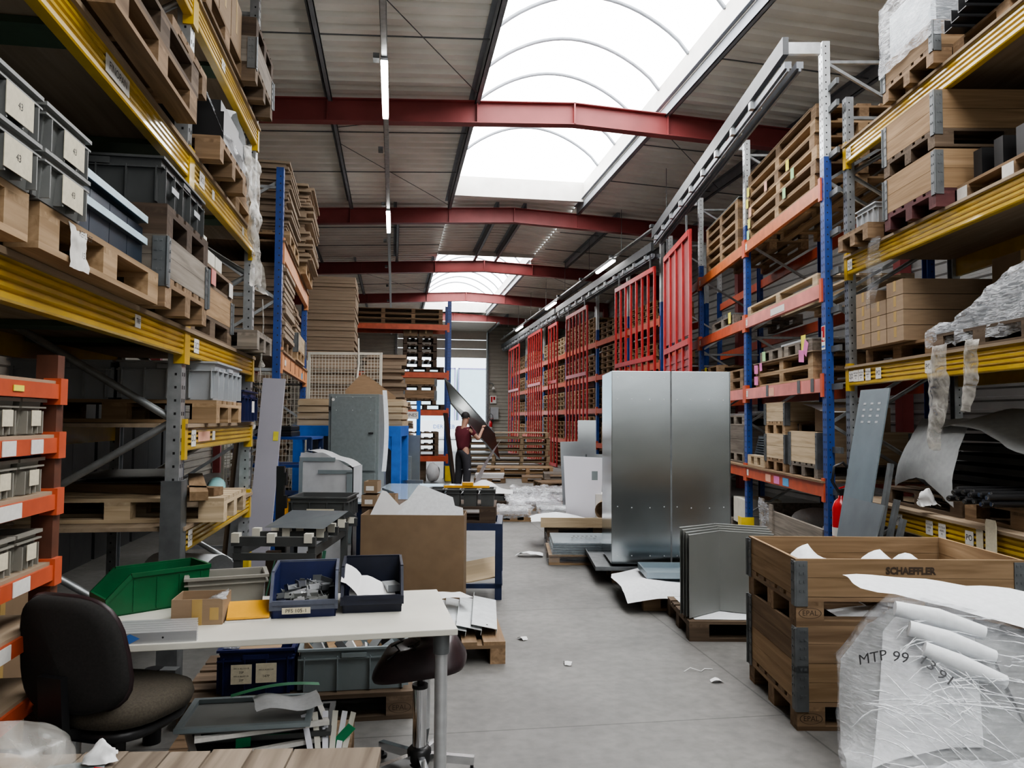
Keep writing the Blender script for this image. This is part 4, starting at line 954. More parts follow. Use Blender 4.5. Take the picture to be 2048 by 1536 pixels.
# lilac panel and other tall leaning strips
solo('leaning_sheet', MB().bx(-.11, .11, 0, .02, 0, 2.0), M['lilac'], 'tall pale lilac panel with a yellow note leaning by the blue upright', 'panel', H(-2.42, 7.35, .005), HRZ, rot=(-.12, .035, HRZ))
pn = bpy.data.objects['leaning_sheet']; note(pn, (.07, -.003, 1.43), (0,0,0), 'note_y', .05, .09)
for i, (la, de, w, hh, mt, lb) in enumerate(((-2.62, 7.2, .08, 1.55, 'galv', 'narrow grey metal strip leaning beside the lilac panel'), (-2.53, 7.15, .06, 1.25, 'galv_dark', 'shorter dark metal strip leaning beside the lilac panel'), (-2.7, 7.25, .05, 1.7, 'oldz', 'brown wooden batten leaning at the rack end'))):
    solo('metal_strip' if i < 2 else 'wood_batten', MB().bx(-w/2, w/2, 0, .02, 0, hh), M[mt], lb, 'strip', H(la, de, .004), HRZ, rot=(-.07, .06, HRZ))
# ================================================================ WORK TABLE AND WHAT IS ON IT
T = Frame((.27, 3.16, 0), .06)
t = thing('work_table', 'white topped work table with silver tube legs between chair and stool', 'table', T.p(0,0), T.rz)
bevel(part('table_top', MB().bx(-1.46, 0, 0, .74, .724, .75), [M['white_lam']], t), .003)
for i, (x, y) in enumerate(((-.06,.06), (-1.43,.06), (-.06,.68), (-1.43,.68))):
    l = part('leg', MB().tube([(x,y,.02),(x,y,.72)], .026, 16).lathe([(0,0),(.035,0),(.035,.008),(.012,.014),(.02,.06),(.026,.09)], 16) if False else MB().tube([(x,y,.1),(x,y,.72)], .026, 16), M['alu'], t)
    part('collar', MB().tube([(x,y,.64),(x,y,.72)], .034, 16), M['galv_dark'], l)
    part('foot', MB().tube([(x,y,0),(x,y,.012)], .036, 16).tube([(x,y,.01),(x,y,.1)], [.012,.026], 12), M['galv_dark'], l)
TZ = .75
b1 = openbin('blue open bin full of metal brackets, marked PFS 105-1, on the white table', (-.375, 3.57, TZ), PI/2+.05, .34, .265, .18, 'blue_pl', 'blue_rim', 'PFS 105-1', 'blue bins on the table', .38)
b2 = openbin('dark blue open bin holding white papers on the white table', (-.085, 3.62, TZ), PI/2+.02, .34, .255, .185, 'navyblack', 'navyblack', None, 'blue bins on the table', .38)
def bracket_mesh(i):
    mb = MB(); w = .045; l = .11
    mb.bx(-l/2, l/2, -w/2, w/2, 0, .003).bx(-l/2, l/2, -w/2, -w/2+.003, 0, .024).bx(l/2-.003, l/2, -w/2, w/2, 0, .028)
    mb.tube([(-.01, .004, .003),(-.01, .004, .0042)], .011, 12, 1); mb.tube([(-l/2+.012,-w/2+.001,.015),(-l/2+.012,-w/2-.001,.015)], .005, 8, 1); return mb
bm = [bracket_mesh(i).mesh('metal_bracket', [M[m_], M['black']]) for i, m_ in enumerate(('alu','panel_grey','galv_dark'))]
r = random.Random(5)
for i in range(36):
    o = bpy.data.objects.new('metal_bracket', bm[(i*2+i//5) % 3]); COL.objects.link(o)
    v = r.uniform(0, 1); lay = i // 9
    o.location = (-.375 + r.uniform(-.075,.075)-.006*v, 3.45 + v*.19, TZ+.014+lay*.017+.035*v); o.rotation_euler = (r.uniform(-.35,.35), r.uniform(-.25,.25), r.uniform(0, 6.28))
    tag(o, 'loose grey bent metal bracket heaped in the blue bin on the table', 'bracket', 'metal brackets in the blue bin')
for i, (dx, tl) in enumerate(((0, .05), (-.06, .5))):
    solo('paper_sheet', sheet(lambda u, v: ((u-.5)*.2, (v-.5)*.17, .02*math.sin(u*5+i)+.05*v), 8, 6, .006, 20), M['paper'], ('flat white paper lying in the dark blue bin', 'curled white paper standing at the side of the dark blue bin')[i], 'paper', (-.085+dx, 3.55, TZ+.06+.02*i), .05, None, None, (0, tl, .05))
solo('metal_offcut', MB().bx(-.03,.03,-.05,.05,0,.03), M['galv'], 'small dark metal part at the edge of the dark blue bin', 'metal part', (.0, 3.6, TZ+.07), .3)
t = thing('cardboard_box', 'open taped cardboard box between green bin and yellow folder on the table', 'box', (-.785, 3.43, TZ), .0)
part('body', MB().hollow(.2, .17, .105, .004, 1.0), M['card'], t)
part('tape', MB().bx(-.02,.02,-.0862,-.085,.0,.105), M['tape'], t); part('tape', MB().bx(.05,.085,-.0862,-.085,.02,.07), M['tape'], t)
part('film_scrap', sheet(lambda u, v: (.04+.07*u, -.08+.08*v, .1+.03*u*v), 6, 6, .015, 20), M['film_dense'], t)
t = thing('document_folder', 'orange yellow plastic folder leaning in front of the grey tote on the table', 'folder', (-.595, 3.43, TZ), .12)
part('base', MB().bx(-.09,.09,-.06,.07,0,.008), M['label_w'], t); part('cover', MB().prism([(-.055,.012),(.07,.055),(.07,.06),(-.055,.02)], 'x', -.085, .085), M['amber'], t)
tote('plain warm grey tote with pale rim behind the cardboard box on the table', (-.75, 3.74, TZ), .22, .36, .2, .13, 'tote_warm', (), None, 'plastic_tote', False, 'tote', .92, False)
gb = openbin('large dark green open bin with a blue marker inside on the table', (-1.07, 3.72, TZ), .62, .44, .21, .165, 'green_pl', 'green_pl', None, None, .42)
solo('marker_pen', MB().tube([(0,0,0),(.01,.0,.1)], .008, 10).tube([(.01,0,.1),(.0115,0,.115)], [.008,.004], 10), plain('cyan_plastic', (.05,.42,.6), .4), 'cyan marker pen standing in the green bin', 'pen', (-1.17, 3.645, TZ+.01), .3)
for i in range(6):
    solo('aluminium_profile', MB().prism([(0,0),(.03,0),(.03,.004),(.006,.004),(.006,.018),(.02,.018),(.02,.022),(.006,.022),(.006,.036),(.03,.036),(.03,.04),(0,.04)], 'x', -.85, 0).tube([(-.12,-.0006,.02),(-.12,.0,.02)], .004, 8, 1).tube([(-.32,-.0006,.02),(-.32,.0,.02)], .004, 8, 1), [M['alu'], M['ink']],
         'light grey aluminium channel profile, %s from the table edge in the bundle' % WORD[i], 'profile', T.p(-1.0-.006*i, .012+.034*i, TZ), T.rz, 'aluminium profiles')
o = bpy.data.objects['aluminium_profile']
q = MB(); q.add([(-.27,-.0012,.02),(-.235,-.0012,.002),(-.2,-.0012,.02),(-.235,-.0012,.038)], [(0,1,2,3)]); part('printed_mark', q, M['blue_ink'], o)
# ================================================================ OFFICE CHAIR
def rounded(mb, cx, w, h, t, n=28, e=3.2, bow=.03, taper=.06, m=0, back=True):
    """padded shield in the xz plane, thickness along y"""
    vs = []; fs = []
    prof = [(0.0, -1), (.82, -1), (.96, -.7), (1.0, 0), (.96, .7), (.82, 1), (0.0, 1)]
    k = len(prof)
    for s, yy in prof:
        for j in range(n):
            a = 2*PI*j/n; c, q = math.cos(a), math.sin(a)
            x = abs(c)**(2/e)*math.copysign(1, c)*w/2*s; z = abs(q)**(2/e)*math.copysign(1, q)*h/2*s
            x *= 1 - taper*z/(h/2)
            vs.append((cx+x, yy*t/2 + bow*(x/(w/2))**2, z))
    for i in range(k-1):
        for j in range(n): fs.append((i*n+j, i*n+(j+1)%n, (i+1)*n+(j+1)%n, (i+1)*n+j))
    mb.add(vs, fs, m, True); return mb
ch = thing('office_chair', 'dark upholstered office swivel chair pushed against the white table', 'chair', H(-1.43, 2.86), HRZ - .30)
bk = part('backrest', rounded(MB(), 0, .44, .40, .07, bow=.05, taper=.11), M['rubber'], ch, (0, -.25, .80), (.10, 0, 0))
part('edge_trim', rounded(MB(), 0, .455, .415, .022, bow=.05, taper=.11), M['leather'], bk, (0, .012, 0))
sm = MB(); rounded(sm, 0, .48, .46, .09, e=3.0, bow=.0, taper=.05)
part('seat', sm, M['seatfab'], ch, (0, .0, .575), (-PI/2-.03, 0, 0))
part('seat_shell', rounded(MB(), 0, .44, .42, .05, e=3.0, bow=0), M['black'], ch, (0, 0, .515), (-PI/2, 0, 0))
part('back_bracket', MB().bar((0,-.12,.5),(0,-.27,.55),.09,.03).bar((0,-.27,.54),(0,-.285,.74),.1,.03), M['black'], ch)
part('column', MB().tube([(0,0,.1),(0,0,.5)], .03, 14).tube([(0,0,.1),(0,0,.34)], .042, 14), M['black'], ch)
for i in range(5):
    a = 2*PI*i/5; x, y = .215*math.cos(a), .215*math.sin(a)
    part('base_arm', MB().bar((0,0,.12),(x,y,.075),.055,.035), M['black'], ch)
    part('caster', MB().tube([(x-.012,y,.03),(x+.012,y,.03)], .03, 14).bar((x,y,.03),(x,y,.07),.016,.016), M['black'], ch)
t = thing('steel_post', 'short black post with a bracket standing under the table beyond the chair', 'post', H(-1.76, 3.86), HRZ)
part('tube', MB().tube([(0,0,0),(0,0,.36)], .042, 16), M['black'], t); part('bracket', MB().bx(-.05,.05,-.06,-.04,.2,.33).bx(.04,.12,-.03,.03,.28,.36), M['galv_dark'], t); part('tag', MB().bx(-.02,.02,-.046,-.043,.08,.17), M['label_w'], t)
# ================================================================ STOOL
sx = thing('stool', 'brown vinyl stool with chrome column and star base under the table edge', 'stool', H(-.41, 3.57), HRZ)
mb = MB()
def seatf(u, v):
    a = 2*PI*u; c, q = math.cos(a), math.sin(a); e = .55
    x = abs(c)**e*math.copysign(1,c)*.205; y = abs(q)**e*math.copysign(1,q)*.17
    prof = [(1.0,.46),(1.03,.475),(1.0,.5),(.78,.575),(.6,.585),(0,.57)]
    i = min(int(v*5), 4); f = v*5-i; s = prof[i][0]*(1-f)+prof[i+1][0]*f; z = prof[i][1]*(1-f)+prof[i+1][1]*f
    return (x*s, y*s, z + .03*x/.2)
mb.grid(seatf, 32, 10); mb.add([seatf(i/32, 0) for i in range(32)], [tuple(range(32))[::-1]])
st = part('seat', mb, M['leather'], sx)
for k in range(3):
    for s in (-1, 1):
        mb = MB().tube([(-.13+.075*k, -.135, .54+.004*k), (-.08+.075*k, -.115, .575+.004*k), (-.10+.075*k, -.09, .587+.004*k)] if s < 0 else [(-.13+.075*k+.012, -.1, .588), (-.08+.075*k, -.02, .59), (-.12+.075*k, .06, .588)], .005, 6)
        part('stitched_groove', mb, M['black'], st)
part('column', MB().tube([(0,0,.1),(0,0,.38)], .032, 20), M['chrome'], sx)
part('spindle', MB().tube([(0,0,.38),(0,0,.47)], .013, 12).tube([(0,0,.375),(0,0,.392)], .036, 16), M['black'], sx)
part('hub', MB().lathe([(0,.03),(.04,.03),(.055,.06),(.055,.1),(.04,.115),(0,.115)], 18), M['black'], sx)
for i in range(5):
    a = 2*PI*i/5-.02; x, y = .25*math.cos(a), .26*math.sin(a)
    arm = part('base_arm', MB().bar((.04*math.cos(a),.04*math.sin(a),.07),(x,y,.055),.03,.035), M['chrome'], sx)
    part('glide', MB().tube([(x*.96,y*.96,0),(x*.96,y*.96,.014)], .022, 12).tube([(x*.96,y*.96,.01),(x*.96,y*.96,.045)], .008, 8), M['black'], arm)
# ================================================================ PLANK BENCH CLOSEST TO THE CAMERA
BN = Frame(H(-.272, 1.675), HRZ + .07)
t = thing('plank_bench', 'weathered grey plank bench top along the bottom edge of the view', 'bench', BN.o, BN.rz)
x = 0
for i, w in enumerate((.185, .085, .085, .085, .085, .09, .09, .1, .1)):
    part('plank', MB().bx(x-w+.002, x-.002, -.62, .004*(i%3), .872, .9), M['planky'] if 'planky' in M else M['plank'], t); x -= w
part('frame', MB().bx(x+.02, -.02, -.06, -.02, .80, .871).bx(x+.02,-.02,-.6,-.56,.8,.871), M['midx'], t)
for lx in (-.06, x+.06):
    for ly in (-.06, -.56): part('leg', MB().bx(lx-.03, lx+.03, ly-.03, ly+.03, 0, .8), M['midz'], t)
t = thing('plastic_bag', 'cloudy clear plastic bag swelling up at the corner of the plank bench', 'plastic bag', H(-.965, 1.5, .9), 0)
part('film', MB().grid(lambda u, v: tuple(Vector((.125*math.cos(2*PI*u)*math.sin(PI/2*v)*1.0, .1*math.sin(2*PI*u)*math.sin(PI/2*v), .105*math.cos(PI/2*v)**.7+.002)) + crumple(math.cos(2*PI*u)*.2*v, math.sin(2*PI*u)*.2*v, v*.2, .012, 9)), 28, 12), M['clearfilm'], t)
part('contents', MB().grid(lambda u, v: (.08*math.cos(2*PI*u)*math.sin(PI/2*v)-.02, .06*math.sin(2*PI*u)*math.sin(PI/2*v), .05*math.cos(PI/2*v)+.002), 16, 6), M['card_lt'], t)
solo('steel_sheet', MB().bx(-.06,.045,-.12,.09,0,.004), M['grey_enamel'], 'small grey sheet lying beside the cloudy bag on the plank bench', 'metal sheet', H(-.83, 1.5, .9), .2)
solo('crumpled_tissue', sheet(lambda u, v: (-.025+.06*u, -.02+.05*v, .005+.035*math.sin(PI*u)*math.sin(PI*v)), 12, 12, .014, 26), M['paper'], 'crumpled white tissue on the plank bench', 'tissue', H(-.825, 1.58, .907), .3)
solo('red_strip', MB().tube([(0,0,.0),(.03,-.02,.004)], .0025, 6), M['ext_red'], 'thin red strip near the crumpled tissue', 'strip', H(-.815, 1.545, .91), 0)
# ================================================================ UNDER AND BEYOND THE TABLE
pallet('dark EPAL stamped pallet under the navy and grey crates beyond the table', (-.48, 4.61, 0), .015, 'old', None, stamp=True)
tote('navy crate with two handwritten labels on the EPAL pallet', (-.70, 4.40, .144), .015, .395, .3, .235, 'navy_pl', (('f', -.07, .115, .105, .1, (('MFS10 ALLOS/UR', .0105), ('35P', .016), ('MFS10 ALLES/UR', .0105), ('20P', .016)), 'label'), ('f', .055, .118, .105, .1, (('MFS10 A2E01/UR', .0105), ('147P', .018)), 'label')), None)
tote('larger blue grey crate full of metal offcuts on the EPAL pallet', (-.195, 4.45, .144), .015, .585, .4, .225, 'tote_bg', (), None)
r = random.Random(9)
mt = ['midx', 'alu', 'galv_dark', 'cratex', 'zinc', 'black', 'paper']
for i in range(13):
    w = r.uniform(.03,.06); l = r.uniform(.12,.22)
    solo('metal_offcut', MB().bx(-w/2,w/2,-.008,.008,-l/2,l/2), M[mt[i % 7]], '%s offcut strip sticking out of the blue grey crate, number %s from its navy neighbour' % (('brown','silver','dark','wooden','zinc','black','white')[i % 7], ['one','two','three','four','five','six','seven','eight','nine','ten','eleven','twelve','thirteen'][i]), 'offcut',
         (-.42+.035*i, 4.4+r.uniform(-.08,.1), .325), 0, 'offcuts in the blue grey crate', None, (r.uniform(-1.2,-.6), r.uniform(-.9,.9), r.uniform(-.6,.6)))
solo('cardboard_scrap', MB().add([(-.12,-.1,0),(.1,-.1,.0),(.12,.1,.035),(-.08,.1,.035)], [(0,1,2,3)]), M['card'], 'cardboard scrap lying on top of the navy crate', 'cardboard', (-.69, 4.41, .365), .1)
solo('clear_scrap', sheet(lambda u, v: (-.05+.1*u, -.08+.16*v, .02), 8, 8, .02, 18), M['film_dense'], 'crinkled film scrap in the corner of the navy crate', 'plastic film', (-.83, 4.42, .35), 0)
pallet('low wooden pallet under the pile of grey trays', (-.57, 3.62, 0), .0, 'mid', None, .8, .62, .12)
for i in range(6):
    a = .12 + .11*((i*7) % 5-2)*(.5 if i == 5 else 1); dx = .02*((i*3) % 5-2)
    t = thing('display_tray', 'shallow grey tray with pale rim, %s in the pile on the low pallet' % ('lowest','second from bottom','third from bottom','fourth from bottom','second from top','topmost')[i], 'tray', (-.56+dx, 3.58+dx, .1205+.036*i), a, 'pile of grey trays')
    part('panel', MB().bx(-.25,.25,-.16,.16,0,.012), M['tote_dk'] if i < 5 else M['tote'], t)
    part('rim', ring(MB(), .54, .36, .012, .03, .025), M['label_w'] if i in (2,4) else M['tote_dk' if i in (1,3) else 'tote_bg'], t)
    if i in (1,3): part('green_film', MB().bx(-.285,.1,-.185,.1,.0305,.033), M['green_glass'], t)
top = .1205+.036*6
solo('paper_sheet', sheet(lambda u, v: (-.13+.27*u, -.1+.19*v-.04*u, .034+.012*math.sin(u*7)), 10, 6, .004, 14), M['foam'], 'creased white paper on the topmost grey tray', 'paper', (-.45, 3.53, top), .25)
solo('green_strap', MB().grid(lambda u, v: (-.19+.38*u, -.02+.04*v+.03*math.sin(u*2), .004+.018*math.sin(u*3)), 14, 1), M['green_st'], 'green plastic strap lying over the white paper', 'strap', (-.5, 3.6, top+.045), .2)
solo('green_strap', MB().bx(-.03,.03,0,.004,-.09,.0), M['green_st'], 'green strap end hanging over the grey tray front', 'strap', (-.6, 3.4, .29), .2, None, None, (.5,0,.2))
solo('green_strap', MB().bx(-.02,.02,0,.004,-.1,.06), M['green_st'], 'green strap leaning at the pile end by the stool', 'strap', (-.2, 3.48, .22), .2, None, None, (.3,.7,.2))
for i in range(6):
    solo('plastic_profile', MB().bx(-.012,.012,-.004,.004,0,.26), M['cream' if i % 2 else 'white'], 'narrow pale profile leaning against the tray pile, %s from the trays' % WORD[i], 'profile', (-.3+.018*i, 3.36+.01*i, .1), .1, 'leaning pale profiles', None, (-.5-.05*i, .12*(i-2), .1))
# pallet of fanned sheets
pallet('wooden pallet carrying fanned bluish metal sheets beside the table leg', (.37, 5.68, 0), PI/2-.04, 'mid')
for i in range(7):
    x = .04+.105*i
    solo('folded_sheet', MB().bx(-.09,.09,-.42,.42,0,.003).bx(.087,.09,-.42,.42,-.03,0).bx(-.09,-.087,-.42,.42,0,.03).c(.02,-.36,.004,.012,.016,.002,1), [M['galv_light'], M['black']], 'folded bluish metal sheet, %s in the fan counted from the carton' % (WORD+['seventh'])[i], 'metal sheet', (x, 5.55+.012*i, .205), 0, 'fanned metal sheets', None, (0, .2, -.12))
for i, (x, y, a) in enumerate(((.42, 5.75, .4), (.2, 5.5, -.1))): solo('paper_sheet', sheet(lambda u, v: ((u-.5)*.3, (v-.5)*.21, .01*math.sin(u*5)), 8, 6, .003), M['paper'], ('white paper lying across the fanned sheets', 'white paper at the table side of the fanned sheets')[i], 'paper', (x, y, .30), a)
# big carton with foam
t = thing('cardboard_box', 'huge open brown carton stuffed with white foam sheets in the aisle', 'box', H(-.82, 6.62), HRZ)
part('body', MB().hollow(.86, .36, .8, .006, 1.0), M['card2'], t)
for i, P in enumerate(([(-.4,.72),(-.28,.99),(-.24,.98),(-.1,.84),(-.25,.74)], [(-.2,.72),(.02,1.03),(.08,1.02),(.32,.93),(.36,.78)], [(-.3,.72),(-.14,.86),(-.08,.9),(.0,.8)], [(.3,.74),(.32,.85),(.4,.83),(.41,.74)])):
    y0 = -.1 + .06*i
    solo('foam_sheet', MB().add([(x, y0 + (z-.72)*.25, z) for x, z in P], [tuple(range(len(P)))]), M['foam' if i % 2 else 'paper'], ('folded foam sheet at the small boxes side of the huge carton', 'tallest tilted foam sheet in the huge carton', 'curled foam sheet in the front middle of the huge carton', 'small foam flap at the aisle side of the huge carton')[i], 'foam sheet', H(-.82, 6.62, 0), HRZ, 'foam in the carton')
# dark blue trolley with pallet and bins
t = thing('steel_trolley', 'dark blue steel trolley carrying a pallet of black bins', 'trolley', H(-1.2, 6.9), HRZ)
mb = MB()
ring(mb, 1.12, .66, .61, .67, .05, 0, .56, .33); ring(mb, 1.12, .66, .1, .14, .04, 0, .56, .33)
part('frame', mb, M['navy'], t)
for x in (.03, 1.09):
    for y in (.03, .63): part('leg', MB().bx(x-.03, x+.03, y-.03, y+.03, 0, .61), M['navy'], t)
solo('plywood_offcut', MB().bx(-.2,.16,-.22,.22,0,.012), M['plyx'] if 'plyx' in M else M['ply'], 'plywood offcut resting on the trolley lower frame', 'plywood', H(-.3, 7.2, .2), HRZ, None, None, (.25,-.2,HRZ))
pallet('dark pallet lying on the blue trolley', H(-.74, 7.25, .67), HRZ, 'dark', None, 1.2, .62)
for i in range(4): tote('black bin %s from the aisle in the row on the trolley pallet' % WORD[i], H(-.215-.155*i, 7.1, .814), HRZ, .15, .28, .15, 'tote_dk', (), 'black bins on the trolley', 'storage_bin', False, 'bin', .95, False)
solo('amber_frame', MB().bx(-.22,.2,-.02,.02,0,.02).bx(-.05,.05,-.03,.03,.02,.05), M['amber'], 'orange plastic strip lying across the black bins', 'strip', H(-.4, 7.12, .97), HRZ)
for i, (x, z, w) in enumerate(((-1.27,.815,.14), (-1.26,.935,.12), (-1.1,.815,.12))): 
    t = thing('parts_box', ('lower small cardboard tray at the carton corner', 'upper small cardboard tray at the carton corner', 'small cardboard tray beside the stacked pair')[i], 'box', H(x, 7.02, z), HRZ, 'small cardboard trays')
    part('body', MB().hollow(w, .2, .1, .004, 1), M['card'], t); part('label', MB().bx(-.04,.03,-.102,-.1005,.02,.06), M['label_w'], t)
# black stand with white clips
t = thing('profile_stand', 'black steel stand of rails with white clips in front of the grey cabinet', 'stand', H(-1.95, 5.45), HRZ)
for i in range(5):
    y = .26*i
    rl = part('rail', MB().bx(-.01+.06*i, .58+.02*i, y-.02, y+.02, .70, .765), M['galv_dark'] if False else M['tote_dk'], t)
    for x in (.02+.06*i, .27+.03*i, .53+.02*i): part('clip', MB().bx(x-.028, x+.028, y-.028, y+.028, .725, .79), M['cream'], rl)
for x in (.03, .55):
    for y in (.02, 1.06): part('leg', MB().bx(x-.025, x+.025, y-.025, y+.025, 0, .70), M['tote_dk'], t)
for z in (.6, .15): part('crossbar', MB().bx(.0,.58,-.01,.02,z,z+.05), M['tote_dk'], t)
for x in (.03, .55): part('side_rail', MB().bx(x-.015,x+.015,.02,1.06,.62,.68), M['tote_dk'], t)
for x in (.2, .5): part('wood_leg', MB().bx(x-.05, x+.05, .25, .3, 0, .62), M['darkz'], t)
for a, b in (((.3,-.02,.6),(.17,-.02,.05)), ((.57,.3,.62),(.5,.3,.1))): part('strap', MB().bar(a, b, .025, .004), plain('dull_green_strap', (.05,.16,.1), .5), t)
t = thing('notched_post', 'black notched steel post standing upright by the lilac panel', 'post', H(-1.82, 6.1), HRZ)
mb = MB().bx(-.03,.03,-.02,.02,0,1.22)
for i in range(5): mb.bx(.03,.05,-.02,.02,.35+.18*i,.45+.18*i)
part('post', mb, M['black'], t); part('foot', MB().bx(-.08,.08,-.08,.08,0,.012), M['black'], t)
tote('dark grey tote with a handwritten white label on the black stand', H(-1.55, 6.42, .79), HRZ, .49, .42, .17, 'tote_dk', (('f', .02, .05, .22, .06, (('662-4P', .045),), 'label'),), None, 'plastic_tote', False, 'tote')
solo('bent_sheet', MB().add([(-.34,-.16,.0),(.1,-.26,.0),(.32,.0,.05),(-.1,.16,.05),(-.18,.06,.10),(.26,-.1,.11)], [(0,1,5,4),(4,5,2,3)]), M['zinc'], 'bent grey metal sheet lying on the white clips of the black stand', 'metal sheet', H(-1.48, 5.85, .80), HRZ+.1)
# bubble wrapped piece
t = thing('wrapped_machine', 'cabinet wrapped in cloudy bubble foil in front of the navy shelving', 'wrapped goods', H(-1.94, 8.3), HRZ)
part('box', MB().bx(-.24,.24,-.18,.2,0,1.08), M['tote'], t)
P = [(-.28,0),(-.27,1.2),(-.2,1.26),(.02,1.27),(.1,1.2),(.29,1.08),(.28,0)]
mb = MB(); mb.prism(P, 'y', -.215, -.21); 
part('film', sheet(lambda u, v: ((-.28+.56*u)*(1-.02*v), -.22, v*(1.24-.16*max(0,(u-.45)*1.8))), 16, 16, .012, 14).grid(lambda u, v: (-.28+.56*u, -.22+.46*v, 1.24-.16*max(0,(u-.45)*1.8)+.02*math.sin(u*9)), 12, 4).grid(lambda u, v: (.29, -.22+.46*u, 1.09*v), 4, 8).grid(lambda u, v: (-.28, -.22+.46*u, 1.2*v), 4, 8), M['bubble'], t)
part('tape_strip', MB().bx(-.27,.1,-.236,-.234,1.15,1.19).bx(-.08,.28,-.236,-.234,1.02,1.06).bx(.22,.28,-.236,-.234,.3,1.04).bx(-.28,-.24,-.236,-.234,.3,1.15), M['tote_bg'], t)
tote('orange yellow crate peeking out beside the bubble wrapped cabinet', H(-2.43, 8.3, .552), HRZ, .3, .3, .18, 'amber', (), None, 'plastic_tote', False, 'tote')
solo('step_stool', MB().bx(-.16,.16,-.16,.16,.5,.55).bx(-.15,-.11,-.15,.15,0,.5).bx(.11,.15,-.15,.15,0,.5), M['galv_dark'], 'dark step under the orange crate', 'stool', H(-2.43, 8.3, 0), HRZ)
# film coated sheet on a long table
t = thing('packing_table', 'long low steel table under the large film coated sheet', 'table', H(-1.62, 8.0), HRZ)
part('top', MB().bx(0, .92, 0, 2.2, .68, .72), M['navy'], t)
for x in (.05, .87):
    for y in (.05, 2.15): part('leg', MB().bx(x-.03,x+.03,y-.03,y+.03,0,.68), M['navy'], t)
solo('coated_sheet', MB().bx(0,.96,0,2.3,0,.02), M['acryl'], 'large shiny pale blue film coated sheet lying on the packing table', 'sheet', H(-1.62, 7.95, .722), HRZ)
solo('steel_channel', MB().prism([(-.1,0),(.1,0),(.1,.1),(.09,.1),(.09,.01),(-.09,.01),(-.09,.1),(-.1,.1)], 'y', -.25, .25), M['zinc'], 'folded grey channel lying on the coated sheet end', 'metal channel', H(-1.4, 8.2, .743), HRZ+.4)
# ================================================================ NEAR ORANGE RACK GOODS
nz = FN.rz
def NP(x, y, z): return FN.p(x, y, z+.004)
ORD = ['lowest', 'second from bottom', 'third from bottom', 'fourth from bottom', 'fifth from bottom', 'sixth from bottom', 'topmost']
GL = 'long pallets on the near orange rack'
for i in range(6):
    p = pallet('long pallet with paper notes, %s in the orange rack top stack' % ORD[i], NP(-1.42+.03*(i % 3), .5, 4.05+.146*i), nz, 'mid' if i % 2 else 'fresh', GL, 2.45, 1.0, .144, False, 'long_pallet')
    for x, m, k_ in ((-1.12,'note_g',0), (-1.1,'note_y',1), (-1.08,'note_s',2), (-1.15,'note_y',3), (-1.13,'note_y',4), (.3,'note_g',1), (.55,'note_g',2), (.45,'note_y',3), (-.35,'note_s',3)):
        if k_ == i: note(p, (x, -.52, .06), (0, .1, 0), m, .11, .12)
for i in range(5): pallet('long wooden pallet, %s in the second bay stack on the top beam' % ORD[i], NP(-4.05, .5, 4.05+.146*i), nz, 'mid' if i % 2 else 'crate', GL, 1.9, 1.0, .144, False, 'long_pallet')
solo('board_sheet', MB().bx(-1.0,1.0,-.5,.5,0,.012), M['grey_enamel'], 'grey sheet lying on the second bay top stack', 'sheet', NP(-4.05, .5, 4.785), nz)
solo('board_sheet', MB().bx(-1.1,1.1,-.5,.5,0,.012), M['board'], 'thin board on the noted top stack', 'sheet', NP(-1.4, .5, 4.93), nz)
pallet('very long pale pallet alone on the third beam of the orange rack', NP(-1.4, .5, 3.01), nz, 'pale', GL, 2.5, 1.0, .13, False, 'long_pallet')
p = pallet('grey pallet with a yellow note on the second bay third beam', NP(-4.0, .5, 3.01), nz, 'grey', GL, 1.3, 1.0); note(p, (.5, -.52, .1), (0,0,0), 'note_y', .14, .16)
for i in range(6): solo('steel_tube', MB().bx(-.05,.05,-.4,.4,0,.08), M['galv_dark'], 'dark square steel tube on the grey pallet, %s from the far side' % WORD[i], 'tube', NP(-4.5+.13*i, .45, 3.155), nz, 'square tubes')
for i in range(2):
    p = pallet('long pallet with pink notes, %s of two on the second beam' % ('lower','upper')[i], NP(-1.3, .5, 2.04+.146*i), nz, 'fresh', GL, 2.0, 1.0, .144, False, 'long_pallet')
    note(p, (-.92, -.52, .08), (0,.05,0), 'note_p', .16, .11)
    if i: note(p, (-.72, -.52, .1), (0,-.05,0), 'note_p', .1, .1); note(p, (.72, -.52, .12), (0,.1,0), 'note_p', .16, .13); note(p, (.85, -.52, .2), (0,.5,0), 'note_p', .12, .16)
solo('board_sheet', MB().bx(-1.05,1.05,-.52,.5,0,.01), M['board'], 'thin board between the pink noted pallets and the grey pallets', 'sheet', NP(-1.3, .5, 2.333), nz)
p = pallet('small grey pallet with a green note on the pink noted pile', NP(-1.85, .45, 2.344), nz, 'grey', None, .85, .8); note(p, (-.2, -.42, .08), (0,.05,0), 'note_g', .13, .12)
p = pallet('small grey pallet with a yellow note on the pink noted pile', NP(-.9, .45, 2.344), nz, 'grey', None, .9, .8); note(p, (.25, -.42, .1), (0,0,0), 'note_y', .14, .2)
solo('slatted_board', MB().bx(-.45,.45,-.4,.3,0,.02), M['galv_light'], 'pale slatted panel on the yellow noted grey pallet', 'panel', NP(-1.0, .45, 2.489), nz)
for j, x in enumerate((-4.85, -3.5)):
    for i in range(3-j):
        p = pallet('pallet with yellow note, %s of the %s stack in the second bay' % (ORD[i], ('far','near')[j]), NP(x, .5, 2.04+.146*i), nz, 'mid', GL, 1.2, 1.0); note(p, (-.35+.1*i, -.52, .08), (0,0,0), 'note_y', .14, .14)
z = 1.003
pallet('pallet carrying zinc folded sheets at the far end of the lowest orange shelf', NP(-2.35, .5, z), nz, 'pale', None, .7, 1.0)
